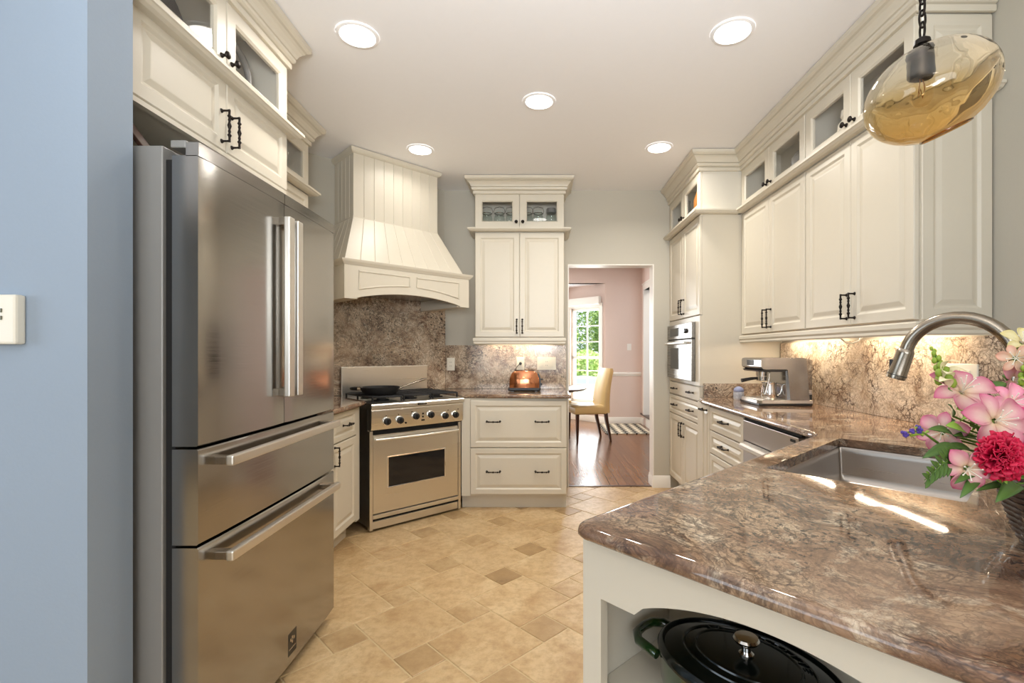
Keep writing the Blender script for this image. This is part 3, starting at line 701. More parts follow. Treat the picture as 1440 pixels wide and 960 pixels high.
# frying pan on the grate
px_, py_ = rpt(.16, .20)
t = thing('frying_pan', 'black frying pan with long steel handle on the left burners of the range', 'pan', (px_, py_, .941), 0)
MB().lathe([(.001, .003), (.105, .003), (.105, 0), (.118, .004), (.137, .040), (.142, .052), (.139, .053), (.132, .040), (.112, .008), (.001, .007)], 40, cap0=False, cap1=False).build('body', 'castiron', t, 50)
dirh = Vector((.93, .36, 0)); dirh.normalize()
MB().tube([Vector((0, 0, z))+dirh*r for r, z in ((.134, .034), (.17, .05), (.24, .075), (.31, .098), (.345, .106))], [.009, .006, .007, .009, .006], 8).build('handle', 'nickel', t, 50, 'long steel handle')
dv = Vector((-.93, -.2, 0)).normalized(); q = Vector((-dv.y, dv.x, 0))
MB().tube([dv*.135+q*.035+Vector((0, 0, .040)), dv*.185+q*.03+Vector((0, 0, .042)), dv*.20+Vector((0, 0, .042)), dv*.185-q*.03+Vector((0, 0, .042)), dv*.135-q*.035+Vector((0, 0, .040))], .012, 8).build('helper_handle', 'black', t, 50, 'black helper handle')
b = MB()
for s_ in (-1, 1): b.tube([dv*.128+q*.035*s_+Vector((0, 0, .040)), dv*.152+q*.034*s_+Vector((0, 0, .042))], .0135, 8)
b.build('rivet_collar', 'chrome', t, 50)
# ================================================================ RANGE HOOD
def hood():
    s0 = 1.84*math.sqrt(2); wx, wy = (s0-5.33)/2, (s0+5.33)/2
    t = thing('range_hood', 'cream wooden range hood with arched apron and beadboard chimney', 'range hood', (wx+.0015, wy-.0015, 0), pi/4)
    c0, c1 = -.335, .375; cd_ = -.34
    def groove(x0, x1, n, y, z0, z1):   # beadboard front as one panel with V grooves
        pts = []
        for k in range(n+1):
            x = x0+(x1-x0)*k/n
            if 0 < k < n: pts += [(x-.004, y), (x, y+.005), (x+.004, y)]
            else: pts.append((x, y))
        return pts
    front = groove(c0, c1, 9, cd_, 0, 0)
    left = [(c0, -.004)]+[(c0+o, y) for y, o in sum([[(-.004-.336*k/5+.004, 0), (-.004-.336*k/5, .005), (-.004-.336*k/5-.004, 0)] for k in range(1, 5)], [])]
    right = [(c1, y) for y in (-.004,)]
    outline = left+front+right
    MB().loft([[(x, y, z) for x, y in outline] for z in (2.238, 2.725)]).build('chimney', 'paint', t)
    MB().sweep([(c0, -.004), (c0, cd_), (c1, cd_), (c1, -.004)], [(0, 2.700), (.010, 2.704), (.022, 2.712), (.026, 2.720), (.026, 2.738), (0, 2.738)]).build('chimney_trim', 'paint', t, 30)
    b = MB(); b.sweep([(c0, -.004), (c0, cd_), (c1, cd_), (c1, -.004)], [(0, 2.232), (.003, 2.232), (.003, 2.242), (0, 2.242)]); b.build('joint_bead', 'paint', t)
    def sk(x0, x1, y, z): 
        n = 9; r = []
        r.append((x0, -.004, z))
        for k in range(1, 5):
            yy = -.004+(y+.004)*k/5; r += [(x0, yy+.004, z), (x0+.004, yy, z), (x0, yy-.004, z)]
        for k in range(n+1):
            x = x0+(x1-x0)*k/n
            if 0 < k < n: r += [(x-.004, y, z), (x, y+.004, z), (x+.004, y, z)]
            else: r.append((x, y, z))
        r.append((x1, -.004, z)); return r
    MB().loft([sk(c0, c1, cd_, 2.238), sk(-.49, .487, -.555, 1.872)]).build('skirt', 'paint', t)
    # apron box with arched lower edge
    h0, h1, yd = -.51, .505, -.60; zt = 1.862
    arch = [(h0, 1.61), (h0+.085, 1.61)]
    N = 24
    for k in range(N+1):
        f = k/N; x = h0+.085+(h1-h0-.17)*f; arch.append((x, 1.617+.052*math.sin(pi*f)**.8))
    arch += [(h1-.085, 1.61), (h1, 1.61), (h1, zt), (h0, zt)]
    MB().prism_y(arch, yd, yd+.022).build('apron', 'paint', t)
    b = MB(); b.box(h0, h0+.10, yd+.022, -.031, 1.61, zt).box(h1-.10, h1, yd+.022, -.031, 1.61, zt).box(h0+.10, h1-.10, yd+.022, -.004, 1.702, zt).box(h0, h0+.10, -.031, -.004, 1.702, zt).box(h1-.10, h1, -.031, -.004, 1.702, zt); b.build('hood_box', 'paint', t)
    MB().box(h0+.101, h1-.101, yd+.024, -.03, 1.690, 1.699).build('hood_liner', 'nickel', t, label='dark metal liner')
    MB().sweep([(h0, -.004), (h0, yd), (h1, yd), (h1, -.004)], [(0, 1.838), (.006, 1.838), (.010, 1.846), (.016, 1.852), (.024, 1.862), (.026, 1.872), (0, 1.872)]).build('apron_trim', 'paint', t, 30)
    # two raised mouldings with curved lower edges
    for xa, xb, up in ((h0+.10, -.03, 1), (.03, h1-.10, -1)):
        pts = [(xa, 1.80), (xb, 1.80)]
        K = 10
        for k in range(K+1):
            f = k/K; x = xb+(xa-xb)*f; ff = (x-(h0+.085))/(h1-h0-.17); pts.append((x, 1.617+.06*math.sin(pi*min(max(ff, 0), 1))**.8+.052))
        b = MB(); b.tube([(x, yd-.001, z) for x, z in pts], .0065, 6, closed=True); b.build('panel_moulding', 'paint', t, 50)
hood()
# ================================================================ BACK RUN
def back_base():
    t = thing('base_cabinet', 'cream two drawer base cabinet right of the range under the copper toaster', 'cabinet', (-.557, 3.80, 0), 0, 'base cabinets')
    W = .765
    MB().box(0, W, .021, .62, .11, .884).build('carcass', 'paint', t)
    MB().prism([(-.068, .004), (0.0, .004), (0.0, .30), (-.068, .16)], .11, .884).build('filler', 'paint', t)
    MB().box(-.075, W-.0, .075, .10, 0, .11).build('toe_kick', 'paint', t)
    for z0, z1 in ((.122, .490), (.494, .868)):
        d = panel_door(t, 0, W, z0, z1, .05, name='drawer')
        for x in (.185, .57): pull(d, x, (z0+z1)/2+.02*(1 if z0 > .3 else 0), .105, False)
back_base()
def back_upper():
    t = thing('wall_cabinet', 'cream wall cabinet beside the doorway with glass jars behind glazed doors', 'cabinet', (-.561, 4.11, 0), 0, 'upper cabinets')
    W = .764; m = W/2
    MB().box(0, W, .021, .327, 1.372, 2.29).build('carcass', 'paint', t)
    hollow(t, 0, W, .021, .327, 2.29, 2.735, posts=(m,))
    MB().box(0, W, 0, .021, 2.60, 2.735).build('frieze', 'paint', t)
    for x0, x1 in ((0, m), (m, W)):
        d = panel_door(t, x0, x1, 1.378, 2.275); xh = x1-.024 if x0 < .2 else x0+.024
        pull(d, xh, 1.472, .115); g = glass_door(t, x0, x1, 2.310, 2.602); knob(g, xh+(-.004 if x0 < .2 else .004), 2.362)
    pth = [(0, .32), (0, 0), (W, 0), (W, .32)]
    crown(t, pth); crown(t, pth, LEDGE, 'ledge'); crown(t, pth, RAIL, 'light_rail')
back_upper()
def jar(i, x, y, lab, lid=False):
    t = thing('glass_jar', lab, 'jar', (x, y, 2.307), 0, 'jars behind the glazed doors')
    MB().lathe([(.001, .001), (.042, .001), (.046, .006), (.046, .085), (.040, .102), (.034, .112), (.034, .128), (.037, .130), (.034, .131), (.031, .128), (.031, .112), (.037, .100), (.043, .085), (.043, .008), (.001, .005)], 20, cap0=False, cap1=False).build('body', 'jarglass', t, 50)
    t.scale = (1.1, 1.1, 1.5)
    if lid: MB().lathe([(.036, .118), (.039, .120), (.039, .142), (.035, .146), (.001, .146)], 20).build('lid', 'grey_ceramic', t, 40)
    else:
        b = MB(); b.tube([(.036*math.cos(a), .036*math.sin(a), .116) for a in [2*pi*k/20 for k in range(20)]], .0022, 6, closed=True)
        b.tube([(.037, 0, .112), (.046, 0, .130), (.036, 0, .150), (0, 0, .156), (-.036, 0, .150), (-.046, 0, .130), (-.037, 0, .112)], .0022, 6)
        b.build('wire_bail', 'nickel', t, 50)
for i, (x, lab, lid) in enumerate(((-.475, 'clip top glass jar, leftmost behind the left glazed door', False), (-.365, 'clip top glass jar in the middle behind the left glazed door', False), (-.262, 'clip top glass jar nearest the centre behind the left glazed door', False),
                     (-.115, 'clip top glass jar nearest the centre behind the right glazed door', False), (-.02, 'clip top glass jar in the middle behind the right glazed door', False), (.095, 'glass jar with dark lid, rightmost behind the right glazed door', True))):
    jar(i, x, 4.27, lab, lid)
# ================================================================ RIGHT SIDE
R_ = -pi/2
def tall_oven_cabinet():
    t = thing('oven_cabinet', 'tall cream cabinet by the doorway that houses the wall oven', 'cabinet', (1.19, 4.43, 0), R_, 'tall cabinets')
    W = .84; D = .619; m = .42
    b = MB(); b.box(0, W, .021, D, .11, .995).box(0, W, .021, D, 1.527, 2.29).box(0, .02, .021, D, .995, 1.527).box(W-.02, W, .021, D, .995, 1.527).box(.02, W-.02, D-.02, D, .995, 1.527)
    b.build('carcass', 'paint', t)
    MB().box(0, W, .085, .12, 0, .11).build('toe_kick', 'paint', t)
    hollow(t, 0, W, .021, D, 2.29, 2.735, posts=(m,)); MB().box(0, W, 0, .021, 2.60, 2.735).build('frieze', 'paint', t)
    # oven surround
    b = MB(); b.box(0, .035, .002, .021, .997, 1.525).box(.735, W, .002, .021, .997, 1.525).box(.035, .735, .002, .021, .997, 1.022).box(.035, .735, .002, .021, 1.486, 1.525); b.build('oven_surround', 'paint', t)
    for x0, x1 in ((0, m), (m, W)):
        d = panel_door(t, x0, x1, 1.530, 2.276); xh = x1-.03 if x0 < .2 else x0+.03
        pull(d, xh, 1.625, .115); g = glass_door(t, x0, x1, 2.308, 2.602); knob(g, xh, 2.362)
        d = panel_door(t, x0, x1, .125, .702); pull(d, xh, .60, .11)
    for z0, z1 in ((.876, .990), (.707, .872)):
        d = panel_door(t, 0, W, z0, z1, .035 if z0 < .8 else .004, name='drawer')
        for x in (.20, .64): pull(d, x, (z0+z1)/2, .10, False)
    pth = [(0, 0), (W, 0), (W, .305)]
    crown(t, pth); crown(t, pth, LEDGE, 'ledge')
tall_oven_cabinet()
def wall_oven():
    t = thing('wall_oven', 'small stainless steel wall oven built into the tall cream cabinet', 'oven', (1.19, 4.43, 0), R_)
    x0, x1 = .036, .734
    MB().box(x0+.01, x1-.01, .002, .50, 1.03, 1.478).build('body', 'steelside', t)
    p = MB().box(x0, x1, -.028, .002, 1.360, 1.484, .004).build('control_panel', 'steeld', t)
    MB().box(x0+.10, x0+.50, -.0295, -.026, 1.385, 1.455, .001).build('display', 'darkglass', p)
    MB(Matrix.Translation((x0+.56, -.028, 1.42)) @ Matrix.Rotation(pi/2, 4, 'X')).lathe([(.02, -.002), (.02, .012), (.016, .018), (.001, .018)], 20).build('knob', 'black', p, 40)
    d = MB().box(x0, x1, -.028, .002, 1.024, 1.352, .004).build('oven_door', 'steeld', t)
    MB().box(x0+.11, x1-.13, -.0295, -.026, 1.105, 1.285, .001).build('oven_window', 'darkglass', d)
    h = MB().tube([(x0+.06+(x1-x0-.12)*k/10, -.058, 1.325) for k in range(11)], .011, 10).build('handle', 'bar', d, 50)
    b = MB()
    for x in (x0+.08, x1-.08): b.tube([(x, -.058, 1.325), (x, -.026, 1.325)], .008, 8)
    b.build('handle_post', 'bar', h)
    MB().box((x0+x1)/2-.04, (x0+x1)/2+.04, -.0292, -.027, 1.055, 1.072, .001).build('badge', 'nickel', d)
    b = MB(); b.box(x0+.004, x1-.004, -.018, .001, 1.351, 1.361); b.build('gap', 'rubber', t)
wall_oven()
def right_upper(Y0, W, near, label):
    t = thing('wall_cabinet', label, 'cabinet', (1.50, Y0, 0), R_, 'upper cabinets')
    D = .305; m = W/2; e = W
    MB().box(0, W, .021, D, 1.372, 2.29).build('carcass', 'paint', t)
    hollow(t, 0, W, .021, D, 2.29, 2.735, posts=(m,)); MB().box(0, W, 0, .021, 2.60, 2.735).build('frieze', 'paint', t)
    for x0, x1 in ((0.004, m), (m, W-.004)):
        d = panel_door(t, x0, x1, 1.380, 2.276); xh = x1-.03 if x0 < .2 else x0+.03
        pull(d, xh, 1.472, .115); g = glass_door(t, x0, x1, 2.306, 2.602); knob(g, xh, 2.362)
    pth = [(0.0, 0), (W, 0)]+([(W, D)] if near else [])
    if near:   # finished end with two applied raised panels
        Mx = Matrix.Translation((W, 0, 0)) @ Matrix.Rotation(pi/2, 4, 'Z')     # local x into the wall, -y towards the camera
        for z0, z1 in ((1.380, 2.277), (2.308, 2.598)):
            b = MB(Mx); s = .055; b.rects(.022, D-.002, z0, z1, [(0, .0), (0, -.006), (.003, -.009), (s-.010, -.009), (s-.004, -.004), (s, -.001), (s+.006, -.001), (s+.022, -.006), (s+.026, -.007)])
            b.build('end_panel', 'paint', t)
    if near: pthc = [(0, 0), (W+.009, 0), (W+.009, D)]
    else: pthc = pth
    crown(t, pthc); crown(t, pthc, LEDGE, 'ledge'); crown(t, pthc, RAIL, 'light_rail')
right_upper(3.588, .866, False, 'cream wall cabinet next to the tall oven cabinet, above the espresso machine')
right_upper(2.722, .800, True, 'cream wall cabinet nearest the camera behind the amber pendant lamp')
def spice_and_drawers():
    t = thing('pullout_cabinet', 'narrow cream pull out base cabinet beside the tall oven cabinet', 'cabinet', (1.17, 3.585, 0), R_, 'base cabinets')
    MB().box(0, .262, .021, .60, .11, .884).build('carcass', 'paint', t); MB().box(0, .262, .08, .11, 0, .11).build('toe_kick', 'paint', t)
    MB().box(0, .085, .003, .021, .11, .884).build('filler', 'paint', t)
    d = panel_door(t, .088, .262, .125, .878, .04); pull(d, .165, .842, .09, False)
    t = thing('drawer_cabinet', 'cream base cabinet with a stack of drawers beside the dishwasher', 'cabinet', (1.17, 3.32, 0), R_, 'base cabinets')
    W = .555; MB().box(0, W, .021, .60, .11, .884).build('carcass', 'paint', t); MB().box(0, W, .08, .11, 0, .11).build('toe_kick', 'paint', t)
    for z0, z1 in ((.716, .878), (.558, .712), (.340, .554), (.125, .336)):
        d = panel_door(t, 0, W, z0, z1, .045, name='drawer'); pull(d, W/2, (z0+z1)/2+.005, .105, False)
spice_and_drawers()
def dishwasher():
    t = thing('dishwasher', 'stainless steel dishwasher under the right hand counter', 'dishwasher', (1.165, 2.762, 0), R_)
    W = .60
    MB().box(.003, W-.003, .03, .58, .10, .865).build('body', 'steelside', t); MB().box(.003, W-.003, .09, .12, 0, .10).build('toe_kick', 'rubber', t)
    d = MB().box(.003, W-.003, 0, .03, .105, .862, .004).build('door', 'sinksteel', t)
    MB().box(.02, W-.02, -.002, .006, .745, .750).build('seam', 'rubber', d)
    b = MB(); b.prism_x([(.004, .742), (-.030, .738), (-.040, .728), (-.040, .712), (-.030, .704), (-.022, .706), (-.020, .722), (.004, .728)], .04, W-.04); b.build('handle', 'bar', d, 30)
    MB().box(0, W, .012, .03, .864, .882).build('top_gap', 'rubber', t)
    MB().box(W-.075, W-.03, -.0012, .003, .835, .848).build('vent', 'rubber', d)
dishwasher()
# ---------------------------------------------------------------- peninsula
Cx, Cy = .060, .950; PA = math.radians(-46.9)
Uv = Vector((-math.sin(PA), math.cos(PA))); Vv = Vector((math.cos(PA), math.sin(PA)))
def uv(u, v): return (Cx+Uv.x*u+Vv.x*v, Cy+Uv.y*u+Vv.y*v)
def peninsula():
    t = thing('peninsula_cabinet', 'white peninsula base with an arched open shelf in its end', 'cabinet', (Cx, Cy, 0), PA, 'base cabinets')   # local x = across, y = along
    x0, x1, y0 = .006, .735, .030
    yb = y0+.295
    # arched face frame of the open end
    oa, ob, za, zb = x0+.046, x1-.046, .771, .838
    poly = [(x0, 0), (oa, 0), (oa, za), (oa+.078, za)]
    N = 26
    for k in range(1, N):
        f = k/N; poly.append((oa+.078+(ob-oa-.156)*f, za+.006+(zb-za-.006)*math.sin(pi*f)**.75))
    poly += [(ob-.078, za), (ob, za), (ob, 0), (x1, 0), (x1, .884), (x0, .884)]
    MB().prism_y(poly, y0, y0+.020).build('face_frame', 'paint', t)
    b = MB(); b.box(x0, x0+.02, y0+.02, yb, 0, .884).box(x1-.02, x1, y0+.02, yb, 0, .884); b.build('side_panel', 'paint', t)
    b = MB(); 
    for k in range(5):
        a = x0+.02+(x1-x0-.04)*k/5; c = x0+.02+(x1-x0-.04)*(k+1)/5; b.box(a+.0012, c-.0012, yb-.014, yb, .1, .884)
    b.build('back_panel', 'paint', t)
    for z in (.565, .085): MB().box(x0+.021, x1-.021, y0+.021, yb-.015, z, z+.022).build('shelf', 'paint', t)
    b = MB(); b.box(x0, x1, yb+.001, 1.40, .0, .70).box(x0, x0+.02, yb+.001, 1.40, .70, .884).box(x1-.02, x1, yb+.001, 1.05, .70, .884).box(x0+.02, x1-.02, yb+.001, .66, .70, .884); b.build('carcass', 'paint', t)
    MB().box(x0, x1, y0-.006, y0, 0, .09, .002).build('plinth', 'trim', t)
peninsula()
# L-shaped worktop with the sink cut out
P0 = uv(1.479, 0)
tip = [uv(.035, 0), uv(.018, .004), uv(.006, .014), uv(0, .032)]
end = [uv(0, .95), uv(1.47, .95)]
yr = end[1][1]
poly = tip+end+[(1.808, end[1][1]+(1.808-end[1][0])*Uv.y/Uv.x)]+[(1.808, 3.585), (1.185, 3.585), (1.172, 3.52), (1.146, 3.44), (1.140, 3.38), (1.140, 2.05), (1.132, 1.995), (1.095, 1.935)]
su0, su1, sv0, sv1 = .734, 1.436, .083, .520
def rrect(u0, u1, v0, v1, r, n=5):
    out = []
    for cu, cv, a0 in ((u1-r, v0+r, -pi/2), (u1-r, v1-r, 0), (u0+r, v1-r, pi/2), (u0+r, v0+r, pi)):
        for k in range(n+1):
            a = a0+pi/2*k/n; out.append((cu+r*math.cos(a), cv+r*math.sin(a)))
    return out
hole = [uv(u, v) for u, v in rrect(su0, su1, sv0, sv1, .012)]
def ccw(p):
    return p if sum(p[i-1][0]*p[i][1]-p[i][0]*p[i-1][1] for i in range(len(p))) > 0 else p[::-1]
o = slab('worktop', ccw(poly), .8845, .914, 'granite', hole=ccw(hole))
tag(o, 'polished brown granite worktop of the peninsula and right hand run', 'worktop')
def sink():
    t = thing('sink', 'undermount stainless steel sink in the peninsula worktop', 'sink', (Cx, Cy, 0), PA)
    b = MB(); L = []
    rings = []
    for d, z, r in ((-.02, .883, .008), (-.004, .883, .008), (-.002, .880, .008), (0, .86, .008), (.004, .78, .009), (.008, .762, .012), (.018, .750, .022), (.045, .746, .05), (.12, .744, .06)):
        rings.append([(v, u, z) for u, v in rrect(su0+d, su1-d, sv0+d, sv1-d, r)])
    b.loft(rings, cap0=False, cap1=True); b.build('basin', 'sinksteel', t, 40)
    cu, cv = (su0+su1)/2, (sv0+sv1)/2+.04
    MB().lathe([(.045, .7445), (.043, .7475), (.034, .7475), (.030, .7455), (.001, .7455)], 24, (cv, cu, 0)).build('drain', 'chrome', t, 40)
sink()
def faucet():
    x, y = uv(1.086, .585)
    t = thing('faucet', 'brushed nickel gooseneck pull down faucet at the sink', 'faucet', (x, y, .914), PA)   # spout towards -x (kitchen side)
    MB().lathe([(.030, .0005), (.030, .008), (.025, .014), (.021, .03), (.0195, .10), (.0195, .17), (.0165, .18), (.001, .18)], 24).build('base', 'nickel', t, 50)
    H = .315; R = .118; pts = [(0, 0, z) for z in (.17, .22, .27, H)]
    for k in range(1, 19):
        a = pi*k/18*.93; pts.append((-R+R*math.cos(a), 0, H+R*math.sin(a)))
    MB().tube(pts, .0178, 18).build('neck', 'nickel', t, 60)
    e = Vector(pts[-1]); d = (e-Vector(pts[-2])).normalized()
    h = MB().tube([e-d*.004, e+d*.002, e+d*.008, e+d*.07, e+d*.075, e+d*.088], [.0185, .0225, .0225, .0245, .0255, .0245], 20).build('spray_head', 'nickel', t, 40)
    MB().tube([e+d*.075+Vector((0, 0, 0)), e+d*.077], [.0262, .0262], 20).build('ring', 'black', h)
    q = Vector((d.z, 0, -d.x)); c = e+d*.045-q*.0 + Vector((-.0235, 0, -.001))
    MB().box(c.x-.004, c.x+.004, -.007, .007, c.z-.018, c.z+.018, .002).build('button', 'black', h)
    MB().tube([(0, .018, .075), (0, .045, .085), (-.01, .10, .125)], [.011, .009, .006], 10).build('lever', 'nickel', t, 50)
faucet()
# left and back worktops, upstands
A = rpt(-.006, -.02); B = rpt(-.006, .60)
poly = [(-1.848, 2.29), (-1.20, 2.29), (-1.20, 3.285-.02)]+[rpt(-.010, .0), rpt(-.010, .60)]+[(-1.848, 3.48+.0)]
poly = [p for p in poly]
# keep the back edge on the diagonal splash
bx = rpt(-.010, .55)
poly = [(-1.848, 2.29), (-1.20, 2.29), (-1.20, 3.27), rpt(-.010, .03), rpt(-.010, .52), (-1.835, 3.455), (-1.848, 3.44)]
tag(slab('worktop', ccw(poly), .8845, .914, 'granite'), 'small granite worktop between refrigerator and range', 'worktop')
poly = [rpt(.745, .0), (.235, 3.765), (.243, 3.78), (.243, 4.41), (-.884, 4.41), rpt(.745, .60)]
tag(slab('worktop', ccw(poly), .8845, .914, 'granite'), 'granite worktop right of the range that carries the copper toaster', 'worktop')
def splash(name, b, mat, lab, Mx=None):
    return tag(MB(Mx).box(*b).build(name, mat), lab, 'backsplash')
# diagonal wall slab, back wall slab, right wall slab
Mx = Matrix.Translation((-.89, 4.44, 0)) @ Matrix.Rotation(pi/4+pi, 4, 'Z')   # local x down the wall, y towards the room is -y... built on y<0 side
def diag_splash():
    n = Vector((.7071, -.7071)); tt = Vector((.7071, .7071)); o = Vector((-.89, 4.44))
    def q(s, d): p = o-tt*s+n*d; return (p.x, p.y)
    b = MB(); b.prism([q(.035, .002), q(.008, .030), q(1.33, .030), q(1.33, .002)], .915, 1.70)
    tag(b.build('backsplash', 'granite_splash'), 'tall granite slab on the corner wall behind the range under the hood', 'backsplash')
diag_splash()
tag(MB().prism([(-.872, 4.412), (.236, 4.412), (.236, 4.438), (-.885, 4.438)], .915, 1.314).build('backsplash', 'granite_splash'), 'granite slab on the back wall behind the copper toaster', 'backsplash')
splash('backsplash', (1.783, 1.808, 1.76, 3.565, .915, 1.316), 'granite_right', 'granite slab on the right wall behind the espresso machine and faucet')
splash('backsplash', (1.215, 1.78, 3.567, 3.588, .915, 1.016), 'granite_splash', 'low granite upstand on the side of the tall oven cabinet')
# ---------------------------------------------------------------- outlets and switches
def plate(loc, rz, label, kind, w=.072, gangs=('outlet',), cat='outlet'):
    t = thing(kind, label, cat, loc, rz)
    MB().box(-w/2, w/2, -.007, 0, -.0585, .0585, .003).build('plate', 'plastic', t)
    for i, g in enumerate(gangs):
        x = (i-(len(gangs)-1)/2)*.047
        f = MB().box(x-.0165, x+.0165, -.0095, -.006, -.033, .033, .002).build('rocker' if g == 'switch' else 'socket', 'plastic', t)
        b = MB()
        if g == 'switch': b.box(x-.012, x+.012, -.0125, -.009, -.028, .0, .001)
        else:
            for z in (-.017, .017):
                for dx in (-.006, .006): b.box(x+dx-.0012, x+dx+.0012, -.0101, -.009, z-.004, z+.005)
        b.build('paddle' if g == 'switch' else 'slot', 'plastic' if g == 'switch' else 'rubber', f)
    return t
plate((-.823, 4.411, 1.140), 0, 'white outlet on the granite at the corner right of the range', 'outlet')
plate((-.183, 4.411, 1.146), 0, 'ivory outlet above the copper toaster with a black plug in it', 'outlet')
plate((.056, 4.411, 1.146), 0, 'ivory double switch plate right of the copper toaster', 'switch_plate', .172, ('switch', 'outlet', 'switch'), 'switch')
plate((1.782, 2.045, 1.143), R_, 'wide ivory switch plate on the granite behind the flowers', 'switch_plate', .19, ('switch', 'switch', 'outlet'), 'switch')
# ---------------------------------------------------------------- toaster
def toaster():
    t = thing('toaster', 'polished copper toaster with black base on the back worktop', 'toaster', (-.137, 4.16, .9145), 0)
    prof = [(-.128, .032), (-.130, .07), (-.124, .12), (-.108, .158), (-.085, .176), (0, .180), (.085, .176), (.108, .158), (.124, .12), (.130, .07), (.128, .032)]
    rings = [[(x*s, y, .032+(z-.032)*s2) for x, z in prof] for y, s, s2 in ((-.085, .93, .94), (-.080, .985, .985), (-.070, 1, 1), (.070, 1, 1), (.080, .985, .985), (.085, .93, .94))]
    MB().loft(rings).build('shell', 'copper', t, 40)
    MB().box(-.138, .138, -.092, .092, .006, .034, .010).build('base', 'black', t)
    for x in (-.10, .10):
        for y in (-.06, .06): MB().box(x-.012, x+.012, y-.012, y+.012, 0, .008).build('foot', 'black', t)
    MB().prism_y([(.110, .034), (.139, .034), (.140, .085), (.133, .13), (.118, .155), (.108, .15), (.122, .12), (.127, .07)], -.075, .075).build('end_cap', 'black', t)
    b = MB(); b.box(.138, .160, -.018, .018, .095, .107, .003); b.build('lever', 'black', t)
    for y in (-.03, .03): MB().box(-.085, .085, y-.011, y+.011, .172, .1805).build('slot', 'rubber', t)
    Mx = Matrix.Translation((.144, -.03, .060)) @ Matrix.Rotation(pi/2, 4, 'Y'); MB(Mx).lathe([(.011, -.006), (.011, .004), (.008, .007), (.001, .007)], 14).build('knob', 'black', t)
    c = MB(); c.tube([(-.046, .243, .232), (-.052, .225, .230), (-.075, .200, .205), (-.10, .17, .16), (-.125, .14, .09), (-.11, .10, .03), (-.08, .085, .02)], .0032, 8); c.build('cord', 'black', t, 60)
    MB(Matrix.Translation((-.046, .238, .232)) @ Matrix.Rotation(pi/2, 4, 'X')).lathe([(.013, .0), (.014, .008), (.010, .018), (.005, .024), (.001, .024)], 14).build('plug', 'black', t, 50)
toaster()
# ---------------------------------------------------------------- espresso machine
def espresso():
    t = thing('espresso_machine', 'stainless steel espresso machine on the right hand worktop', 'coffee machine', (1.545, 3.13, .9145), R_)
    # local x towards the camera along -Y, local y into the wall, front at y=-.17
    w = .145
    rings = []
    def shell(y0t, y1t, y0b, y1b, z0, z1, hw): return [[(sx*hw, y, z0) for sx, y in ((-1, y0b), (1, y0b), (1, y1b), (-1, y1b))], [(sx*hw, y, z1) for sx, y in ((-1, y0t), (1, y0t), (1, y1t), (-1, y1t))]]
    side = [(.010, .035), (.130, .035), (.110, .275), (.104, .292), (.094, .300), (-.150, .300), (-.166, .296), (-.172, .286), (-.172, .244), (-.162, .232), (-.150, .228), (-.012, .228), (-.006, .222)]
    MB().prism_x(side, -w, w).build('body', 'steelz', t, 30)
    b = MB(); b.prism_x([(-.166, .222), (-.156, .212), (-.02, .212), (-.01, .229), (-.150, .229)], -w+.003, w-.003); b.build('head_trim', 'black', t)
    # base and drip tray
    MB().box(-w, w, -.185, .150, .0, .018, .005).build('base', 'black', t)
    rings = [[(x, y, z) for x, y in ((-w+i, .150-i), (-w+i, -.165+i), (-w+.03, -.186+i), (w-.03, -.186+i), (w-i, -.165+i), (w-i, .150-i))] for z, i in ((.016, 0), (.034, 0), (.037, .004))]
    d = MB().loft(rings).build('drip_tray', 'steelx', t, 30)
    b = MB()
    for k in range(9): b.box(-.115, .115, -.172+k*.018, -.165+k*.018, .0365, .0385)
    b.build('grille', 'chrome', d)
    MB().box(-w+.02, w-.02, -.01, .012, .037, .226).build('back_plate', 'steelz', t)
    # group head, portafilter, steam wand
    MB().lathe([(.034, .180), (.036, .212)], 22, (-.02, -.095, 0)).build('group_head', 'chrome', t, 40)
    p = MB().lathe([(.033, .150), (.034, .178), (.001, .178)], 22, (-.02, -.095, 0)).build('portafilter', 'chrome', t, 40)
    MB().tube([(-.02, -.125, .165), (-.02, -.16, .162), (-.02, -.225, .150)], [.008, .010, .013], 10).build('handle', 'black', p, 50)
    MB().tube([(.105, -.10, .215), (.110, -.105, .17), (.112, -.125, .10), (.112, -.135, .07)], .0045, 8).build('steam_wand', 'chrome', t, 60)
    # water tank at the back
    M['tank'] = thin_glass('smoky_tank', (.72, .72, .74))
    k = MB(); k.prism_x([(.134, .10), (.150, .10), (.152, .285), (.112, .296), (.116, .275)], -w+.01, w-.01); k.build('water_tank', 'tank', t)
    MB().box(-w+.01, w-.01, .131, .150, .036, .07).build('tank_base', 'black', t); MB().box(-w+.012, w-.012, .131, .149, .07, .098).build('tank_band', 'chrome', t)
    MB().box(-.06, .04, -.1735, -.170, .25, .285, .001).build('front_display', 'black', t)
espresso()
t = thing('milk_jug', 'small steel milk jug on the drip tray of the espresso machine', 'jug', (1.455, 3.055, .9535))
MB().lathe([(.001, 0), (.046, 0), (.049, .004), (.047, .05), (.042, .085), (.045, .105), (.043, .105), (.040, .085), (.045, .05), (.045, .006), (.001, .006)], 26, cap0=False, cap1=False).build('body', 'chrome', t, 50)
MB().tube([(.044, 0, .095), (.075, 0, .09), (.08, 0, .06), (.07, 0, .03), (.047, 0, .02)], .005, 8).build('handle', 'chrome', t, 60)
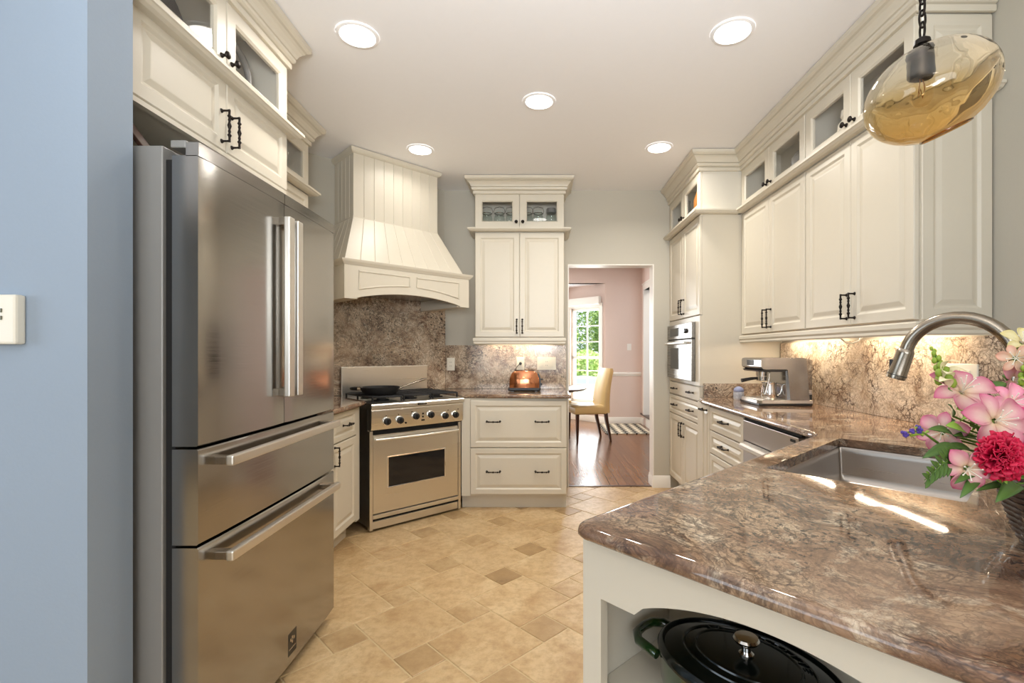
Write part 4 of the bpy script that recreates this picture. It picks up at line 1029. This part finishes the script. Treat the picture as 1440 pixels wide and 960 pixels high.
def ornament():
    t = thing('glass_ornament', 'small glass dome ornament with blue top near the espresso machine', 'ornament', (1.405, 3.40, .9145))
    M['bluglass'] = plain('blue_glass', (150, 156, 186), .08, noise=.05); M['crystal'] = plain('frosted_crystal', (214, 214, 220), .15, noise=.3, scale=80)
    MB().lathe([(.001, 0), (.034, 0), (.036, .01), (.037, .04), (.034, .058), (.001, .058)], 9).build('base', 'crystal', t)
    MB().lathe([(.034, .057), (.037, .062), (.032, .078), (.018, .09), (.001, .094)], 16).build('dome', 'bluglass', t, 50)
ornament()
# ---------------------------------------------------------------- lights under the cabinets
def led(x, y, L, along, label, power):
    t = thing('led_strip', label, 'light', (x, y, 1.3705), 0, 'under cabinet lights')
    dx, dy = (L/2, .012) if along == 'x' else (.012, L/2)
    MB().box(-dx-.004, dx+.004, -dy-.004, dy+.004, -.010, 0, .001).build('housing', 'trim', t)
    MB().box(-dx, dx, -dy, dy, -.0125, -.0095).build('diffuser', 'led', t)
    lamp('AREA', 'strip_light', (0, 0, -.014), (0, 0, 0), power, (1, .80, .56), t, shape='RECTANGLE', size=max(2*dx, .02), size_y=max(2*dy, .02))
led(1.715, 2.32, .58, 'y', 'led strip under the nearer right hand wall cabinet', LED_W)
led(1.715, 3.10, .58, 'y', 'led strip under the wall cabinet above the espresso machine', LED_W)
led(-.18, 4.33, .56, 'x', 'led strip under the wall cabinet above the toaster', LED_W*.5)
o = MB(); o.tube([(1.72, 2.80, 1.369), (1.735, 2.775, 1.330), (1.74, 2.74, 1.305), (1.74, 2.68, 1.300), (1.74, 2.62, 1.312), (1.73, 2.585, 1.335), (1.72, 2.57, 1.369)], .0045, 8)
tag(o.build('power_cable', 'trim', None, 60), 'white cable loop hanging below the right hand wall cabinets', 'cable')
# recessed ceiling lights
def can(x, y, label, hidden=False):
    t = thing('recessed_light', label, 'ceiling light', (x, y, CEIL), 0, 'recessed ceiling lights')
    MB().lathe([(.098, -.001), (.096, -.006), (.082, -.009), (.078, -.004)], 36, cap0=False, cap1=False).build('trim_ring', 'ceiling', t, 40)
    MB().lathe([(.080, -.0035), (.079, -.0055), (.001, -.006)], 36).build('lens', 'lens', t)
    l = lamp('AREA', 'down_light', (0, 0, -.012), (0, 0, 0), CAN_W*(.27 if 'hood' in label else 1.5 if 'oven' in label else 1.25 if 'middle' in label else .85), (1, .95, .88), t, shape='DISK', size=.15, spread=math.radians(150))
for sx, sy, lab in ((503, 49, 'recessed ceiling light at the top left, nearest the refrigerator cabinets'), (1030, 44, 'recessed ceiling light at the top right, nearest the right hand cabinets'), (758, 142, 'recessed ceiling light in the middle of the kitchen ceiling'),
                    (591, 210, 'recessed ceiling light just in front of the range hood'), (927, 207, 'recessed ceiling light nearest the tall oven cabinet')):
    Y = 675*1.493/(495-sy); can((sx-760)/675*Y, Y, lab)
lamp('AREA', 'rear_room_fill', (-.5, -1.2, CEIL-.02), (0, 0, 0), ROOM_W, (1, .93, .85), shape='DISK', size=.5)  # unseen fill added behind the camera, not a ceiling fixture
lamp('AREA', 'landing_light', (2.6, 7.7, CEIL-.02), (0, 0, 0), 14, (1, .95, .9), shape='DISK', size=.3)
lamp('AREA', 'dining_room_light', (-.6, 6.6, CEIL-.02), (0, 0, 0), 34, (1, .94, .88), shape='DISK', size=.5)
# ---------------------------------------------------------------- pendant
def pendant():
    Y = 1.15; cx, _, cz = px(1306, 131, Y); ax, _, az = px(1297, 60, Y)
    t = thing('pendant_lamp', 'rippled amber glass pendant lamp on a bronze chain', 'pendant lamp', (cx, Y, cz))
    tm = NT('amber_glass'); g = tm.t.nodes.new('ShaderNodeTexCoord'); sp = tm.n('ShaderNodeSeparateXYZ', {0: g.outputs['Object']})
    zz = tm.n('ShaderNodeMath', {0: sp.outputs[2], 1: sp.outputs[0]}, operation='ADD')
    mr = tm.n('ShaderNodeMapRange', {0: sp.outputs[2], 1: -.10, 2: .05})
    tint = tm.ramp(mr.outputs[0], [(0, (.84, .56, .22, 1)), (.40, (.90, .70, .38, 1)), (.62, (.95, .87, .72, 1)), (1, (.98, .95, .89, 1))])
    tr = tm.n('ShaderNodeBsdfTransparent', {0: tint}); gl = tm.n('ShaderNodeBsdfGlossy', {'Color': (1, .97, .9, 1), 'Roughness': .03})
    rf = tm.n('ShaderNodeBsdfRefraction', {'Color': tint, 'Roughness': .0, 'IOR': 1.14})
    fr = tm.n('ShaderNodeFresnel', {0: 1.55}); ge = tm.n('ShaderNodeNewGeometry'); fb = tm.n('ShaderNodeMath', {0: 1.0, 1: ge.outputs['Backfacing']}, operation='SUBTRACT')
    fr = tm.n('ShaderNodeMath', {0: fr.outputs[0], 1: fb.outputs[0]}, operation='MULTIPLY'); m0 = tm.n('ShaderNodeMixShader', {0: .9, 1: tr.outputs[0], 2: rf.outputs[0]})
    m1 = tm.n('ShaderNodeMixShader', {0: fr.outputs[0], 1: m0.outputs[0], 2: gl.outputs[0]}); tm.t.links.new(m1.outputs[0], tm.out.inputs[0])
    tilt = Matrix.Rotation(math.radians(-24), 4, 'Y'); rnd = random.Random(5)
    dim = [(Vector((rnd.gauss(0, 1), rnd.gauss(0, 1), rnd.gauss(0, .8))).normalized(), rnd.uniform(.06, .13), rnd.uniform(-.008, .005)) for _ in range(340)]
    N, K = 110, 64; rings = []
    for i in range(K+1):
        th = math.radians(7)+(math.radians(158)-math.radians(7))*i/K; ring = []
        for j in range(N):
            a = 2*pi*j/N; d = Vector((math.sin(th)*math.cos(a), math.sin(th)*math.sin(a), math.cos(th)))
            r = 1.0
            for dd, ww, hh in dim:
                q = (d-dd).length
                if q < ww: r += hh*1.9*(.5+.5*math.cos(pi*q/ww))
            p = Vector((d.x*.134, d.y*.134, d.z*.108))*r
            ring.append(tilt @ p)
        rings.append(ring)
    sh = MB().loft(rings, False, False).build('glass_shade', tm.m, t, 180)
    rim = [r for r in rings[-1]]; MB().tube(rim, .0028, 6, closed=True).build('rim', tm.m, sh, 60)
    top = tilt @ Vector((0, 0, .122))
    tx = ax-cx
    MB().lathe([(.018, az-cz-.006), (.016, az-cz+.006), (.008, az-cz+.012), (.001, az-cz+.013)], 16, (tx, 0, 0)).build('cap', 'iron', t, 40)
    tz = az-cz
    s_ = MB(); s_.tube([(tx, 0, tz+.004), (tx, 0, tz-.03)], .010, 10); s_.lathe([(.012, tz-.03), (.022, tz-.035), (.024, tz-.085), (.020, tz-.092), (.001, tz-.092)], 18, (tx, 0, 0)); s_.build('lamp_socket', 'iron', t, 40)
    M['bulbglass'] = thin_glass('clear_bulb_glass', (.99, .96, .90)); M['filament'] = plain('amber_filament', (226, 150, 70), .3, noise=.05)
    bu = MB().lathe([(.012, tz-.091), (.013, tz-.098), (.020, tz-.115), (.021, tz-.130), (.013, tz-.145), (.001, tz-.149)], 18, (tx, 0, 0)).build('bulb', 'bulbglass', t, 60)
    b = MB()
    b.tube([(tx-.003, 0, tz-.092), (tx-.007, 0, tz-.128), (tx-.002, 0, tz-.112), (tx+.002, 0, tz-.130), (tx+.007, 0, tz-.112), (tx+.003, 0, tz-.092)], .0011, 6); b.build('filament', 'filament', bu, 60)
    # chain links and canopy
    z = tz+.012; k = 0; b = MB(); L = .034
    while cz+z+L < CEIL-.03:
        pts = []
        for j in range(16):
            a = 2*pi*j/16; w = .0075*math.cos(a); h = (L/2+.004)*math.sin(a)
            pts.append((tx+(w if k % 2 else 0), (0 if k % 2 else w), z+L/2+h))
        MB().tube(pts, .0026, 6, closed=True).build('chain_link', 'iron', t, 60); z += L-.006; k += 1
    MB().tube([(tx+.002, .002, tz), (tx+.003, .003, CEIL-cz-.02)], .0018, 6).build('cord', 'plastic', t)
    MB().lathe([(.006, CEIL-cz-.05), (.012, CEIL-cz-.03), (.06, CEIL-cz-.02), (.062, CEIL-cz-.001)], 24, (tx, 0, 0)).build('canopy', 'iron', t, 40)
pendant()
# ---------------------------------------------------------------- things behind the right hand glass
M['amberpot'] = plain('amber_glaze', (198, 128, 52), .2, noise=.1)
def vessel(name, label, x, y, prof, mat, extra=None, z=2.3065):
    t = thing(name, label, name.split('_')[-1], (x, y, z)); t.scale = (.9, .9, 1.3); MB().lathe(prof, 22).build('body', mat, t, 50)
    if extra: extra(t)
    return t
def hnd(r, z0, z1, mat):
    def f(t): MB().tube([(0, -r, z1), (0, -r-.03, z1), (0, -r-.04, (z0+z1)/2), (0, -r-.02, z0), (0, -r, z0)], .005, 8).build('handle', mat, t, 60)
    return f
vessel('ceramic_vase', 'amber vase behind the nearer glazed door of the tall oven cabinet', 1.27, 3.80, [(.001, 0), (.04, 0), (.06, .06), (.062, .11), (.04, .16), (.03, .19), (.035, .20), (.001, .2)], 'amberpot')
vessel('ceramic_jug', 'dark jug behind the further glazed door of the tall oven cabinet', 1.27, 4.16, [(.001, 0), (.04, 0), (.05, .05), (.045, .12), (.03, .17), (.034, .19), (.001, .19)], 'grey_ceramic', hnd(.045, .05, .15, 'grey_ceramic'))
vessel('glass_teapot', 'clear glass teapot behind the furthest glazed door of the right run', 1.595, 3.33, [(.001, 0), (.05, 0), (.07, .04), (.06, .09), (.035, .11), (.03, .12), (.012, .135), (.001, .14)], 'jarglass', hnd(.065, .03, .10, 'nickel'))
vessel('metal_teapot', 'dark teapot behind the second glazed door of the right run', 1.60, 2.93, [(.001, 0), (.05, 0), (.075, .05), (.07, .10), (.04, .13), (.012, .14), (.016, .16), (.001, .165)], 'grey_ceramic', hnd(.07, .04, .12, 'iron'))
vessel('ceramic_figurine', 'small white lidded pot behind the third glazed door of the right run', 1.575, 2.47, [(.001, 0), (.035, 0), (.05, .04), (.042, .09), (.02, .11), (.03, .12), (.026, .145), (.001, .155)], 'plastic')['category'] = 'pot'
vessel('serving_bowl', 'dark bowl behind the glazed door nearest the amber pendant', 1.625, 2.19, [(.001, 0), (.05, 0), (.055, .01), (.10, .07), (.115, .11), (.108, .11), (.05, .018), (.001, .015)], 'wicker_dark')
# ---------------------------------------------------------------- cast iron casserole on the open shelf
def casserole():
    u0, v0 = .168, .275; x, y = uv(u0, v0)
    t = thing('casserole', 'dark green oval cast iron casserole with lid on the open peninsula shelf', 'pot', (x, y, .5872), PA)
    tm = NT('green_enamel'); n = tm.noise(tm.coord(), 14, 3); lw = tm.n('ShaderNodeTexNoise', {'Scale': 6.0})
    tm.bsdf(Base_Color=tm.ramp(n.outputs[0], [(.4, srgb(10, 24, 14)), (.7, srgb(34, 66, 26))]), Roughness=.10, Coat_Weight=.6); gm = tm.m
    bl = plain('black_green_enamel', (14, 20, 16), .16, noise=.3, scale=8)
    sx, sy = 1.0, .70; R = .165
    MB().lathe([(.001, 0), (R*.82, 0), (R*.93, .010), (R*.985, .04), (R, .088), (R*1.01, .092), (R*.985, .094)], 56, sx=sx, sy=sy).build('body', gm, t, 40)
    lid = MB().lathe([(R*1.02, .092), (R*1.025, .098), (R*1.0, .105), (R*.965, .109), (R*.955, .109), (R*.945, .104), (R*.86, .108), (R*.72, .113), (R*.71, .1155), (R*.695, .1155), (R*.685, .113), (R*.58, .116), (R*.57, .1185), (R*.555, .1185), (R*.545, .1165), (R*.2, .119), (.001, .1195)], 64, sx=sx, sy=sy).build('lid', bl, t, 30)
    MB().lathe([(.013, .118), (.013, .122), (.008, .126), (.0075, .133), (.011, .137), (.020, .142), (.0225, .147), (.020, .151), (.001, .153)], 26).build('knob', 'chrome', lid, 40)
    for s_ in (-1, 1):
        pts = [(s_*(R*.985*math.cos(a)+.0), .70*R*.985*math.sin(a), .074) for a in (-.34,)]
        MB().tube([(s_*R*.93, -.050, .070), (s_*(R+.035), -.046, .076), (s_*(R+.052), -.028, .078), (s_*(R+.056), 0, .078), (s_*(R+.052), .028, .078), (s_*(R+.035), .046, .076), (s_*R*.93, .050, .070)], .0095, 10).build('handle', gm, t, 50)
    # raised lettering round the lid
    cu = bpy.data.curves.new('lettering', 'FONT'); cu.body = 'LA COCOTTE'; cu.size = .020; cu.extrude = .0012; cu.space_character = 1.55; cu.align_x = 'CENTER'
    to = bpy.data.objects.new('tmp', cu); COL.objects.link(to); bpy.context.view_layer.update()
    me = bpy.data.meshes.new_from_object(to.evaluated_get(bpy.context.evaluated_depsgraph_get())); bpy.data.objects.remove(to)
    for vv in me.vertices:
        q = vv.co.copy(); a = pi/2-q.x/.082; rr = R*.60+q.y
        vv.co = (rr*math.cos(a), rr*math.sin(a)*.70+.0, .1155+q.z)
    me.materials.append(bl); me.name = 'lettering'; o = bpy.data.objects.new('lettering', me); COL.objects.link(o); o.parent = lid
casserole()
x, y = uv(.205, .088)
t = MB(); lp = [(.011*math.cos(a_)*(1 if abs(math.sin(a_)) < .8 else 1), 0, .041+.037*math.sin(a_)) for a_ in [2*pi*k/24 for k in range(24)]]
t.tube(lp, .0032, 8, closed=True); t = t.build('steel_ring', 'chrome', None, 60); t.location = (x, y, .588); t.rotation_euler.z = .5
tag(t, 'thin upright steel loop on the open shelf behind the green casserole', 'ring')
# ================================================================ FLOWERS IN THEIR BASKET
M['flower'] = vcol('flower_petal', .55); M['leafv'] = vcol('leaf_skin', .45)
M['stem'] = plain('green_stem', (96, 132, 48), .5, noise=.1)
def surf(v, f, cols):
    return v, f, cols
class PB:
    """petals and leaves: curved grids with their own colours"""
    def __init__(s): s.v = []; s.f = []; s.c = []
    def grid(s, fn, nu, nv, col):
        b = len(s.v); cc = []
        for i in range(nu+1):
            for j in range(nv+1):
                p = fn(i/nu, j/nv*2-1); s.v.append(tuple(p)); cc.append(col(i/nu, j/nv*2-1))
        for i in range(nu):
            for j in range(nv):
                q = (b+i*(nv+1)+j, b+i*(nv+1)+j+1, b+(i+1)*(nv+1)+j+1, b+(i+1)*(nv+1)+j); s.f.append(q); s.c.append([cc[k-b] for k in q])
    def build(s, name, mat, parent, solid=.0006):
        me = bpy.data.meshes.new(name); me.from_pydata(s.v, [], s.f); at = me.color_attributes.new('Col', 'FLOAT_COLOR', 'CORNER'); i = 0
        for q in s.c:
            for c in q: at.data[i].color = c; i += 1
        for p in me.polygons: p.use_smooth = True
        me.materials.append(M[mat]); o = bpy.data.objects.new(name, me); COL.objects.link(o)
        if parent: o.parent = parent
        md = o.modifiers.new('thickness', 'SOLIDIFY'); md.thickness = solid
        return o
def lerp(a, b, t): return tuple(x+(y-x)*t for x, y in zip(a, b))
def frame(d, roll=0):
    d = Vector(d).normalized(); q = d.to_track_quat('Z', 'Y').to_matrix().to_4x4()
    return q @ Matrix.Rotation(roll, 4, 'Z')
PINK = srgb(190, 64, 116); WHT = srgb(220, 184, 176); PALE = srgb(240, 176, 190); YEL = srgb(232, 206, 120)
BASKET = Vector((.915, .785, .914))
FL = 'flowers in the wicker basket'
def stem_to(t, p0, loc, r=.002):
    a = Vector(p0); b = BASKET+Vector((0, 0, .10))-Vector(loc); m = (a+b)*.5+Vector((0, 0, .015))
    MB().tube([a, a*.7+m*.3, m, b*.7+m*.3, b], [r, r, r, r, r], 6).build('stem', 'stem', t, 60)
def alstro(pos, size, d, roll, label, edge=PINK, droop=0.5, inner=WHT):
    size = size*.78
    t = thing('alstroemeria', label, 'flower', pos, 0, FL); Fm = frame(d, roll); rnd = random.Random(int(pos[0]*9999)); p = PB()
    for k in range(6):
        a = 2*pi*k/6+rnd.uniform(-.1, .1); outer = k % 2 == 0; L = size*(.55 if outer else .52); wd = size*(.175 if outer else .125)
        op = rnd.uniform(.75, 1.05)*(1.05 if outer else .95)
        R = Fm @ Matrix.Rotation(a, 4, 'Z')
        def fn(u, v, L=L, wd=wd, op=op, R=R):
            ang = .25+op*u*1.15; r = L*(u-.18*u*u*droop); x = r*math.sin(.5+op*.75)+.0; z = L*(.42*u-.42*u*u*(.6+droop*.6))
            w_ = wd*(math.sin(pi*min(1, (.06+u*.94))**1.25)**.75 if u < 1 else 0)+.0006
            return R @ Vector((.004+x, v*w_, z+abs(v)**2*w_*.45))
        def col(u, v, outer=outer):
            e = min(1, max(0, (abs(v)-.2)/.7)); tp = max(0, (u-.45)/.55)
            k_ = max(e*1.0*(.35+u*.65), tp*.95); c = lerp(inner, edge, min(1, k_))
            return lerp(c, srgb(238, 220, 160), max(0, .35-u)*1.4)
        p.grid(fn, 9, 6, col)
    p.build('petals', 'flower', t)
    b = MB()
    for k in range(6):
        a = k*1.05+.3; q = Fm @ Vector((.012*math.cos(a), .012*math.sin(a), size*.28)); b.tube([Fm @ Vector((0, 0, .002)), Fm @ Vector((.004*math.cos(a), .004*math.sin(a), size*.16)), q], .0007, 5); b.ball(q, .0013, 6)
    b.build('stamens', 'plastic', t, 50)
    MB(Fm).lathe([(.0022, -.016), (.004, -.010), (.004, -.004), (.002, -.003)], 8).build('calyx', 'stem', t, 50)
    stem_to(t, Fm @ Vector((0, 0, -.015)), pos)
def carnation(pos, size, d, c0, c1, label):
    size = size*.76
    t = thing('carnation', label, 'flower', pos, 0, FL); Fm = frame(d); rnd = random.Random(int(pos[2]*7777)); p = PB()
    for ring, (n, el, L) in enumerate(((12, .15, 1.0), (11, .45, .98), (10, .75, .95), (8, 1.05, .92), (6, 1.35, .88))):
        for k in range(n):
            a = 2*pi*(k+.5*(ring % 2))/n+rnd.uniform(-.15, .15); R = Fm @ Matrix.Rotation(a, 4, 'Z') @ Matrix.Rotation(-el+rnd.uniform(-.12, .12), 4, 'Y'); ph = rnd.uniform(0, 6); Lk = L*size*.5*rnd.uniform(.9, 1.05)
            def fn(u, v, R=R, Lk=Lk, ph=ph):
                w_ = Lk*.48*u**.8; ru = .12*Lk*u*u*math.sin(v*7+ph)+.05*Lk*u*u*math.sin(v*17+ph)
                return R @ Vector((Lk*(u+.04*u*math.sin(v*13+ph))-.0*u, v*w_, ru+.10*Lk*math.sin(u*2)))
            dk = rnd.uniform(0, 1)
            p.grid(fn, 6, 12, lambda u, v, dk=dk: lerp(lerp(c0, c1, u), c0, dk*.4))
    p.build('petals', 'flower', t); MB(Fm).lathe([(.003, -.022), (.008, -.016), (.009, -.002), (.006, .002)], 10).build('calyx', 'stem', t, 50)
    stem_to(t, Fm @ Vector((0, 0, -.02)), pos)
def leafgrid(p, base, tip, wid, up, c0, c1, bend=.15, fold=.25):
    base = Vector(base); tip = Vector(tip); ax = tip-base; L = ax.length; up = Vector(up).normalized(); side = ax.normalized().cross(up).normalized()
    up2 = side.cross(ax.normalized())
    p.grid(lambda u, v: base+ax*u+up2*(bend*L*math.sin(pi*u)+abs(v)*wid*fold*math.sin(pi*u))+side*(v*wid*(math.sin(pi*min(1, .04+u*.96))**.8 if u < 1 else .02)), 10, 4, lambda u, v: lerp(c0, c1, .5+.5*math.cos(v*2)*u))
G0, G1 = srgb(42, 74, 30), srgb(84, 118, 46); GL0, GL1 = srgb(96, 140, 40), srgb(150, 184, 72)
def leaf(p0, p1, wid, label, light=False, bend=.12, up=(0, -.6, .8)):
    t = thing('leaf', label, 'leaf', p0, 0, 'leaves among the flowers'); p = PB(); d = Vector(p1)-Vector(p0)
    leafgrid(p, (0, 0, 0), d, wid, up, *((GL0, GL1) if light else (G0, G1)), bend=bend); p.build('blade', 'leafv', t); stem_to(t, (0, 0, 0), p0, .0015)
def bouquet():
    # basket
    t = thing('basket', 'dark brown wicker basket of flowers wrapped in clear film', 'basket', BASKET)
    n = 60; rings = []
    for k in range(23):
        z = .002+.112*k/22; r0 = .088+.035*(k/22)**.8; r0 = r0
        for i_, dz in ((0, 0),):
            rings.append([((r0+.0035*(1 if (j//2+k) % 2 else -1))*math.cos(2*pi*j/n), (r0+.0035*(1 if (j//2+k) % 2 else -1))*math.sin(2*pi*j/n), z) for j in range(n)])
    M['wicker'] = plain('dark_wicker', (74, 50, 34), .5, noise=.35, scale=60)
    MB().loft(rings, True, False).build('woven_body', 'wicker', t)
    b = MB()
    for k in range(11):
        z = .008+.0102*k; r0 = .0905+.035*(k/10)**.8; b.tube([((r0+.002*math.sin(15*2*pi*j/n))*math.cos(2*pi*j/n), (r0+.002*math.sin(15*2*pi*j/n))*math.sin(2*pi*j/n), z) for j in range(n)], .0042, 6, closed=True)
    b.build('woven_strands', 'wicker', t, 60)
    b = MB()
    for ph in (0, pi): b.tube([(.126*math.cos(2*pi*j/n), .126*math.sin(2*pi*j/n), .116+.003*math.sin(12*2*pi*j/n+ph)) for j in range(n)], .0055, 6, closed=True)
    b.build('rim', 'wicker', t, 60)
    MB().lathe([(.001, .088), (.09, .088), (.112, .094)], 24, cap1=False).build('moss', 'leafdark', t)
    # crumpled clear film
    rnd = random.Random(8); rings = []
    N = 64
    fold = [rnd.uniform(0, 6) for _ in range(6)]
    for k in range(9):
        f = k/8; z = .003+.118*f; r0 = .100+.040*f**.8+.012*f
        rings.append([((r0+(.006+.012*f)*(math.sin(9*a+fold[0]+f*2)+.6*math.sin(17*a+fold[1]-f*3)+.4*math.sin(29*a+fold[2])))*math.cos(a), (r0+(.006+.012*f)*(math.sin(9*a+fold[0]+f*2)+.6*math.sin(17*a+fold[1]-f*3)))*math.sin(a), z+.012*f*math.sin(5*a+fold[3])) for a in [2*pi*j/N for j in range(N)]])
    MB().loft(rings, False, False).build('clear_film', 'film', t, 180)
M['leafdark'] = plain('dark_leaf_bed', (34, 52, 26), .7, noise=.4, scale=60)
M['film'] = thin_glass('clear_film', (.97, .96, .94))
bouquet()
def at(x, y, Y): return Vector(px(x, y, Y))
alstro(at(1352, 552, .80), .135, (-.15, -.75, .75), .2, 'large pink and white bloom at the top, below the snapdragon', PINK, .5)
alstro(at(1398, 592, .72), .120, (-.05, -1, .35), .7, 'pink edged white bloom facing the camera above the red carnation')
alstro(at(1325, 608, .78), .090, (-.7, -.6, .15), .3, 'pink bloom furthest left, beside the purple sprig')
alstro(at(1359, 658, .70), .085, (-.35, -1, -.10), .1, 'pale pink bloom hanging lowest, in front of the sink', PINK, .6)
alstro(at(1424, 532, .84), .085, (.1, -.8, -.2), .5, 'salmon pink bloom in front of the faucet neck', srgb(226, 130, 150), .4, PALE)
alstro(at(1418, 566, .78), .085, (.0, -.9, .25), 1.1, 'pink bloom between the two large upper blooms', srgb(224, 116, 150), .5, PALE)
alstro(at(1436, 612, .75), .08, (.3, -.9, .2), .1, 'pink and white bloom at the right edge of the photo above the carnation')
carnation(at(1402, 640, .69), .088, (-.15, -1, .05), srgb(128, 4, 34), srgb(214, 16, 70), 'crimson carnation at the centre of the bouquet')
carnation(at(1442, 592, .74), .055, (.1, -1, .3), srgb(190, 20, 90), srgb(226, 50, 128), 'small magenta carnation at the right edge of the photo')
carnation(at(1434, 634, .73), .06, (.35, -1, 0), srgb(190, 20, 90), srgb(226, 60, 130), 'magenta carnation right beside the crimson one')
# cream rose with layered petals and a peach one under it
alstro(at(1437, 482, .84), .075, (-.2, -.8, .6), .4, 'cream yellow bloom at the top right corner of the bouquet', srgb(206, 190, 120), .2, srgb(222, 212, 168))
alstro(at(1428, 504, .82), .06, (-.6, -.7, .1), .9, 'peach bloom just below the cream one', srgb(214, 150, 124), .4, srgb(222, 188, 164))
def snapdragon(base, tip, label, florets=0):
    base = Vector(base); tip = Vector(tip); t = thing('snapdragon', label, 'flower', base, 0, FL); ax = tip-base
    MB().tube([Vector((0, 0, 0)), ax*.5+Vector((.002, 0, 0)), ax], [.0026, .002, .0012], 6).build('stem', 'stem', t, 60); b = MB(); N = 15
    for k in range(N):
        f = .12+.88*k/(N-1); a = k*2.4; r = .0075*(1.15-f); c = ax*f+Vector((math.cos(a), math.sin(a), .3))*r*1.2
        b.ball(c, .0062*(1.2-.72*f), 8, sz=1.35)
    b.build('buds', 'bud', t, 60)
    p = PB()
    for k in range(4):
        a = k*1.7+2.6; d = Vector((math.cos(a), -.5, .35)).normalized(); o = ax*(.05+.12*k)
        leafgrid(p, o, o+d*.034, .009, (0, -.3, 1), srgb(214, 206, 140), srgb(240, 228, 196), .3)
    p.build('florets', 'flower', t); stem_to(t, (0, 0, 0), base)
M['bud'] = plain('green_bud', (150, 176, 62), .5, noise=.12)
snapdragon(at(1334, 548, .80), at(1311, 490, .83), 'green budded snapdragon spike standing up against the granite')
snapdragon(at(1440, 560, .80), at(1446, 500, .80), 'green budded spike at the right edge of the photo')
def statice():
    t = thing('statice', 'thin sprig with tiny purple flowers, furthest left of the bouquet', 'flower', at(1335, 640, .76), 0, FL); o = at(1335, 640, .76)
    pts = [at(x, y, Y)-o for x, y, Y in ((1335, 640, .76), (1318, 622, .755), (1300, 609, .75), (1286, 606, .75), (1273, 608, .75))]
    MB().tube(pts, [.0022, .002, .0016, .0012, .001], 6).build('stem', 'stem', t, 60); b = MB(); rnd = random.Random(2)
    M['purple'] = plain('violet_petals', (88, 64, 160), .6, noise=.2)
    for x, y in ((1272, 609), (1283, 605), (1292, 602), (1274, 613), (1293, 606)):
        c = at(x, y, .748)-o
        for k in range(5): b.ball(c+Vector((rnd.uniform(-1, 1), rnd.uniform(-1, 1), rnd.uniform(-1, 1)))*.0028, .0026, 6)
    b.build('florets', 'purple', t, 60); b = MB()
    for x, y in ((1280, 612), (1296, 612), (1288, 600), (1305, 606)): b.tube([at(1300, 609, .75)-o, at(x, y, .75)-o], [.001, .0025], 6)
    b.build('bracts', 'bud', t, 60)
statice()
leaf(at(1352, 630, .75), at(1297, 644, .72), .010, 'long dark green leaf reaching left over the sink')
leaf(at(1345, 618, .77), at(1305, 603, .75), .009, 'dark narrow leaf behind the purple sprig')
leaf(at(1362, 610, .76), at(1330, 598, .76), .012, 'broad light green leaf between the left and centre blooms', True)
leaf(at(1388, 552, .80), at(1415, 538, .80), .009, 'dark green leaf pointing up right in front of the faucet neck')
leaf(at(1385, 660, .73), at(1342, 680, .69), .007, 'narrow dark leaf below the lowest pink bloom')
leaf(at(1395, 668, .74), at(1440, 662, .72), .014, 'dark leaf under the crimson carnation to the right')
leaf(at(1385, 668, .74), at(1412, 682, .70), .010, 'lighter green leaf hanging over the rim of the basket', True)
leaf(at(1340, 585, .78), at(1333, 568, .77), .006, 'small dark leaf left of the large top bloom')
leaf(at(1372, 640, .76), at(1322, 628, .74), .008, 'dark leaf under the left pink bloom')
leaf(at(1380, 628, .78), at(1340, 612, .75), .009, 'dark leaf behind the crimson carnation pointing left')
leaf(at(1365, 585, .79), at(1345, 575, .77), .010, 'bright green leaf below the large top bloom', True)
leaf(at(1420, 690, .74), at(1372, 690, .69), .006, 'narrow leaf lying over the basket rim to the left', False)
leaf(at(1365, 598, .79), at(1352, 590, .75), .008, 'bright green curled leaf in the middle of the bouquet', True, .3)
leaf(at(1418, 600, .80), at(1380, 566, .79), .012, 'dark leaf behind the two large upper blooms')
leaf(at(1350, 600, .80), at(1318, 588, .79), .007, 'dark pointed leaf above the left pink bloom')
leaf(at(1376, 668, .72), at(1350, 700, .68), .007, 'small leaf hanging below the lowest pink bloom')
leaf(at(1430, 680, .72), at(1400, 706, .665), .010, 'green leaf draped down the front of the basket')
leaf(at(1440, 545, .82), at(1428, 575, .79), .008, 'dark leaf at the right edge between the upper blooms')
def fern(base, tip, n, w, label, light=False):
    base = Vector(base); tip = Vector(tip); ax = tip-base; t = thing('fern_frond', label, 'fern', base, 0, 'leaves among the flowers')
    pt = lambda f: ax*f+Vector((0, -.006, .02))*math.sin(pi*f)
    MB().tube([pt(k/8) for k in range(9)], [.0014-.0001*k for k in range(9)], 5).build('stem', 'stem', t, 60); p = PB(); sd = ax.normalized().cross(Vector((0, -1, 0))).normalized()
    for k in range(n):
        f = .15+.85*k/n
        for s_ in (-1, 1): leafgrid(p, pt(f), pt(f)+sd*s_*w*(1.05-f*.75)+ax.normalized()*w*.45, w*.12, (0, -1, .2), *((GL0, GL1) if light else (G0, G1)), bend=.05)
    p.build('leaflets', 'leafv', t, .0004); stem_to(t, (0, 0, 0), base, .0014)
fern(at(1352, 652, .73), at(1300, 680, .69), 9, .030, 'feathery fern frond hanging left in front of the sink')
fern(at(1400, 672, .72), at(1408, 688, .69), 6, .020, 'short bright fern frond over the front of the basket', True)
fern(at(1345, 668, .72), at(1300, 675, .70), 7, .016, 'small fern tip below the long leaf', True)
fern(at(1375, 605, .80), at(1350, 593, .78), 6, .016, 'fine green filler sprig between the pink blooms', True)
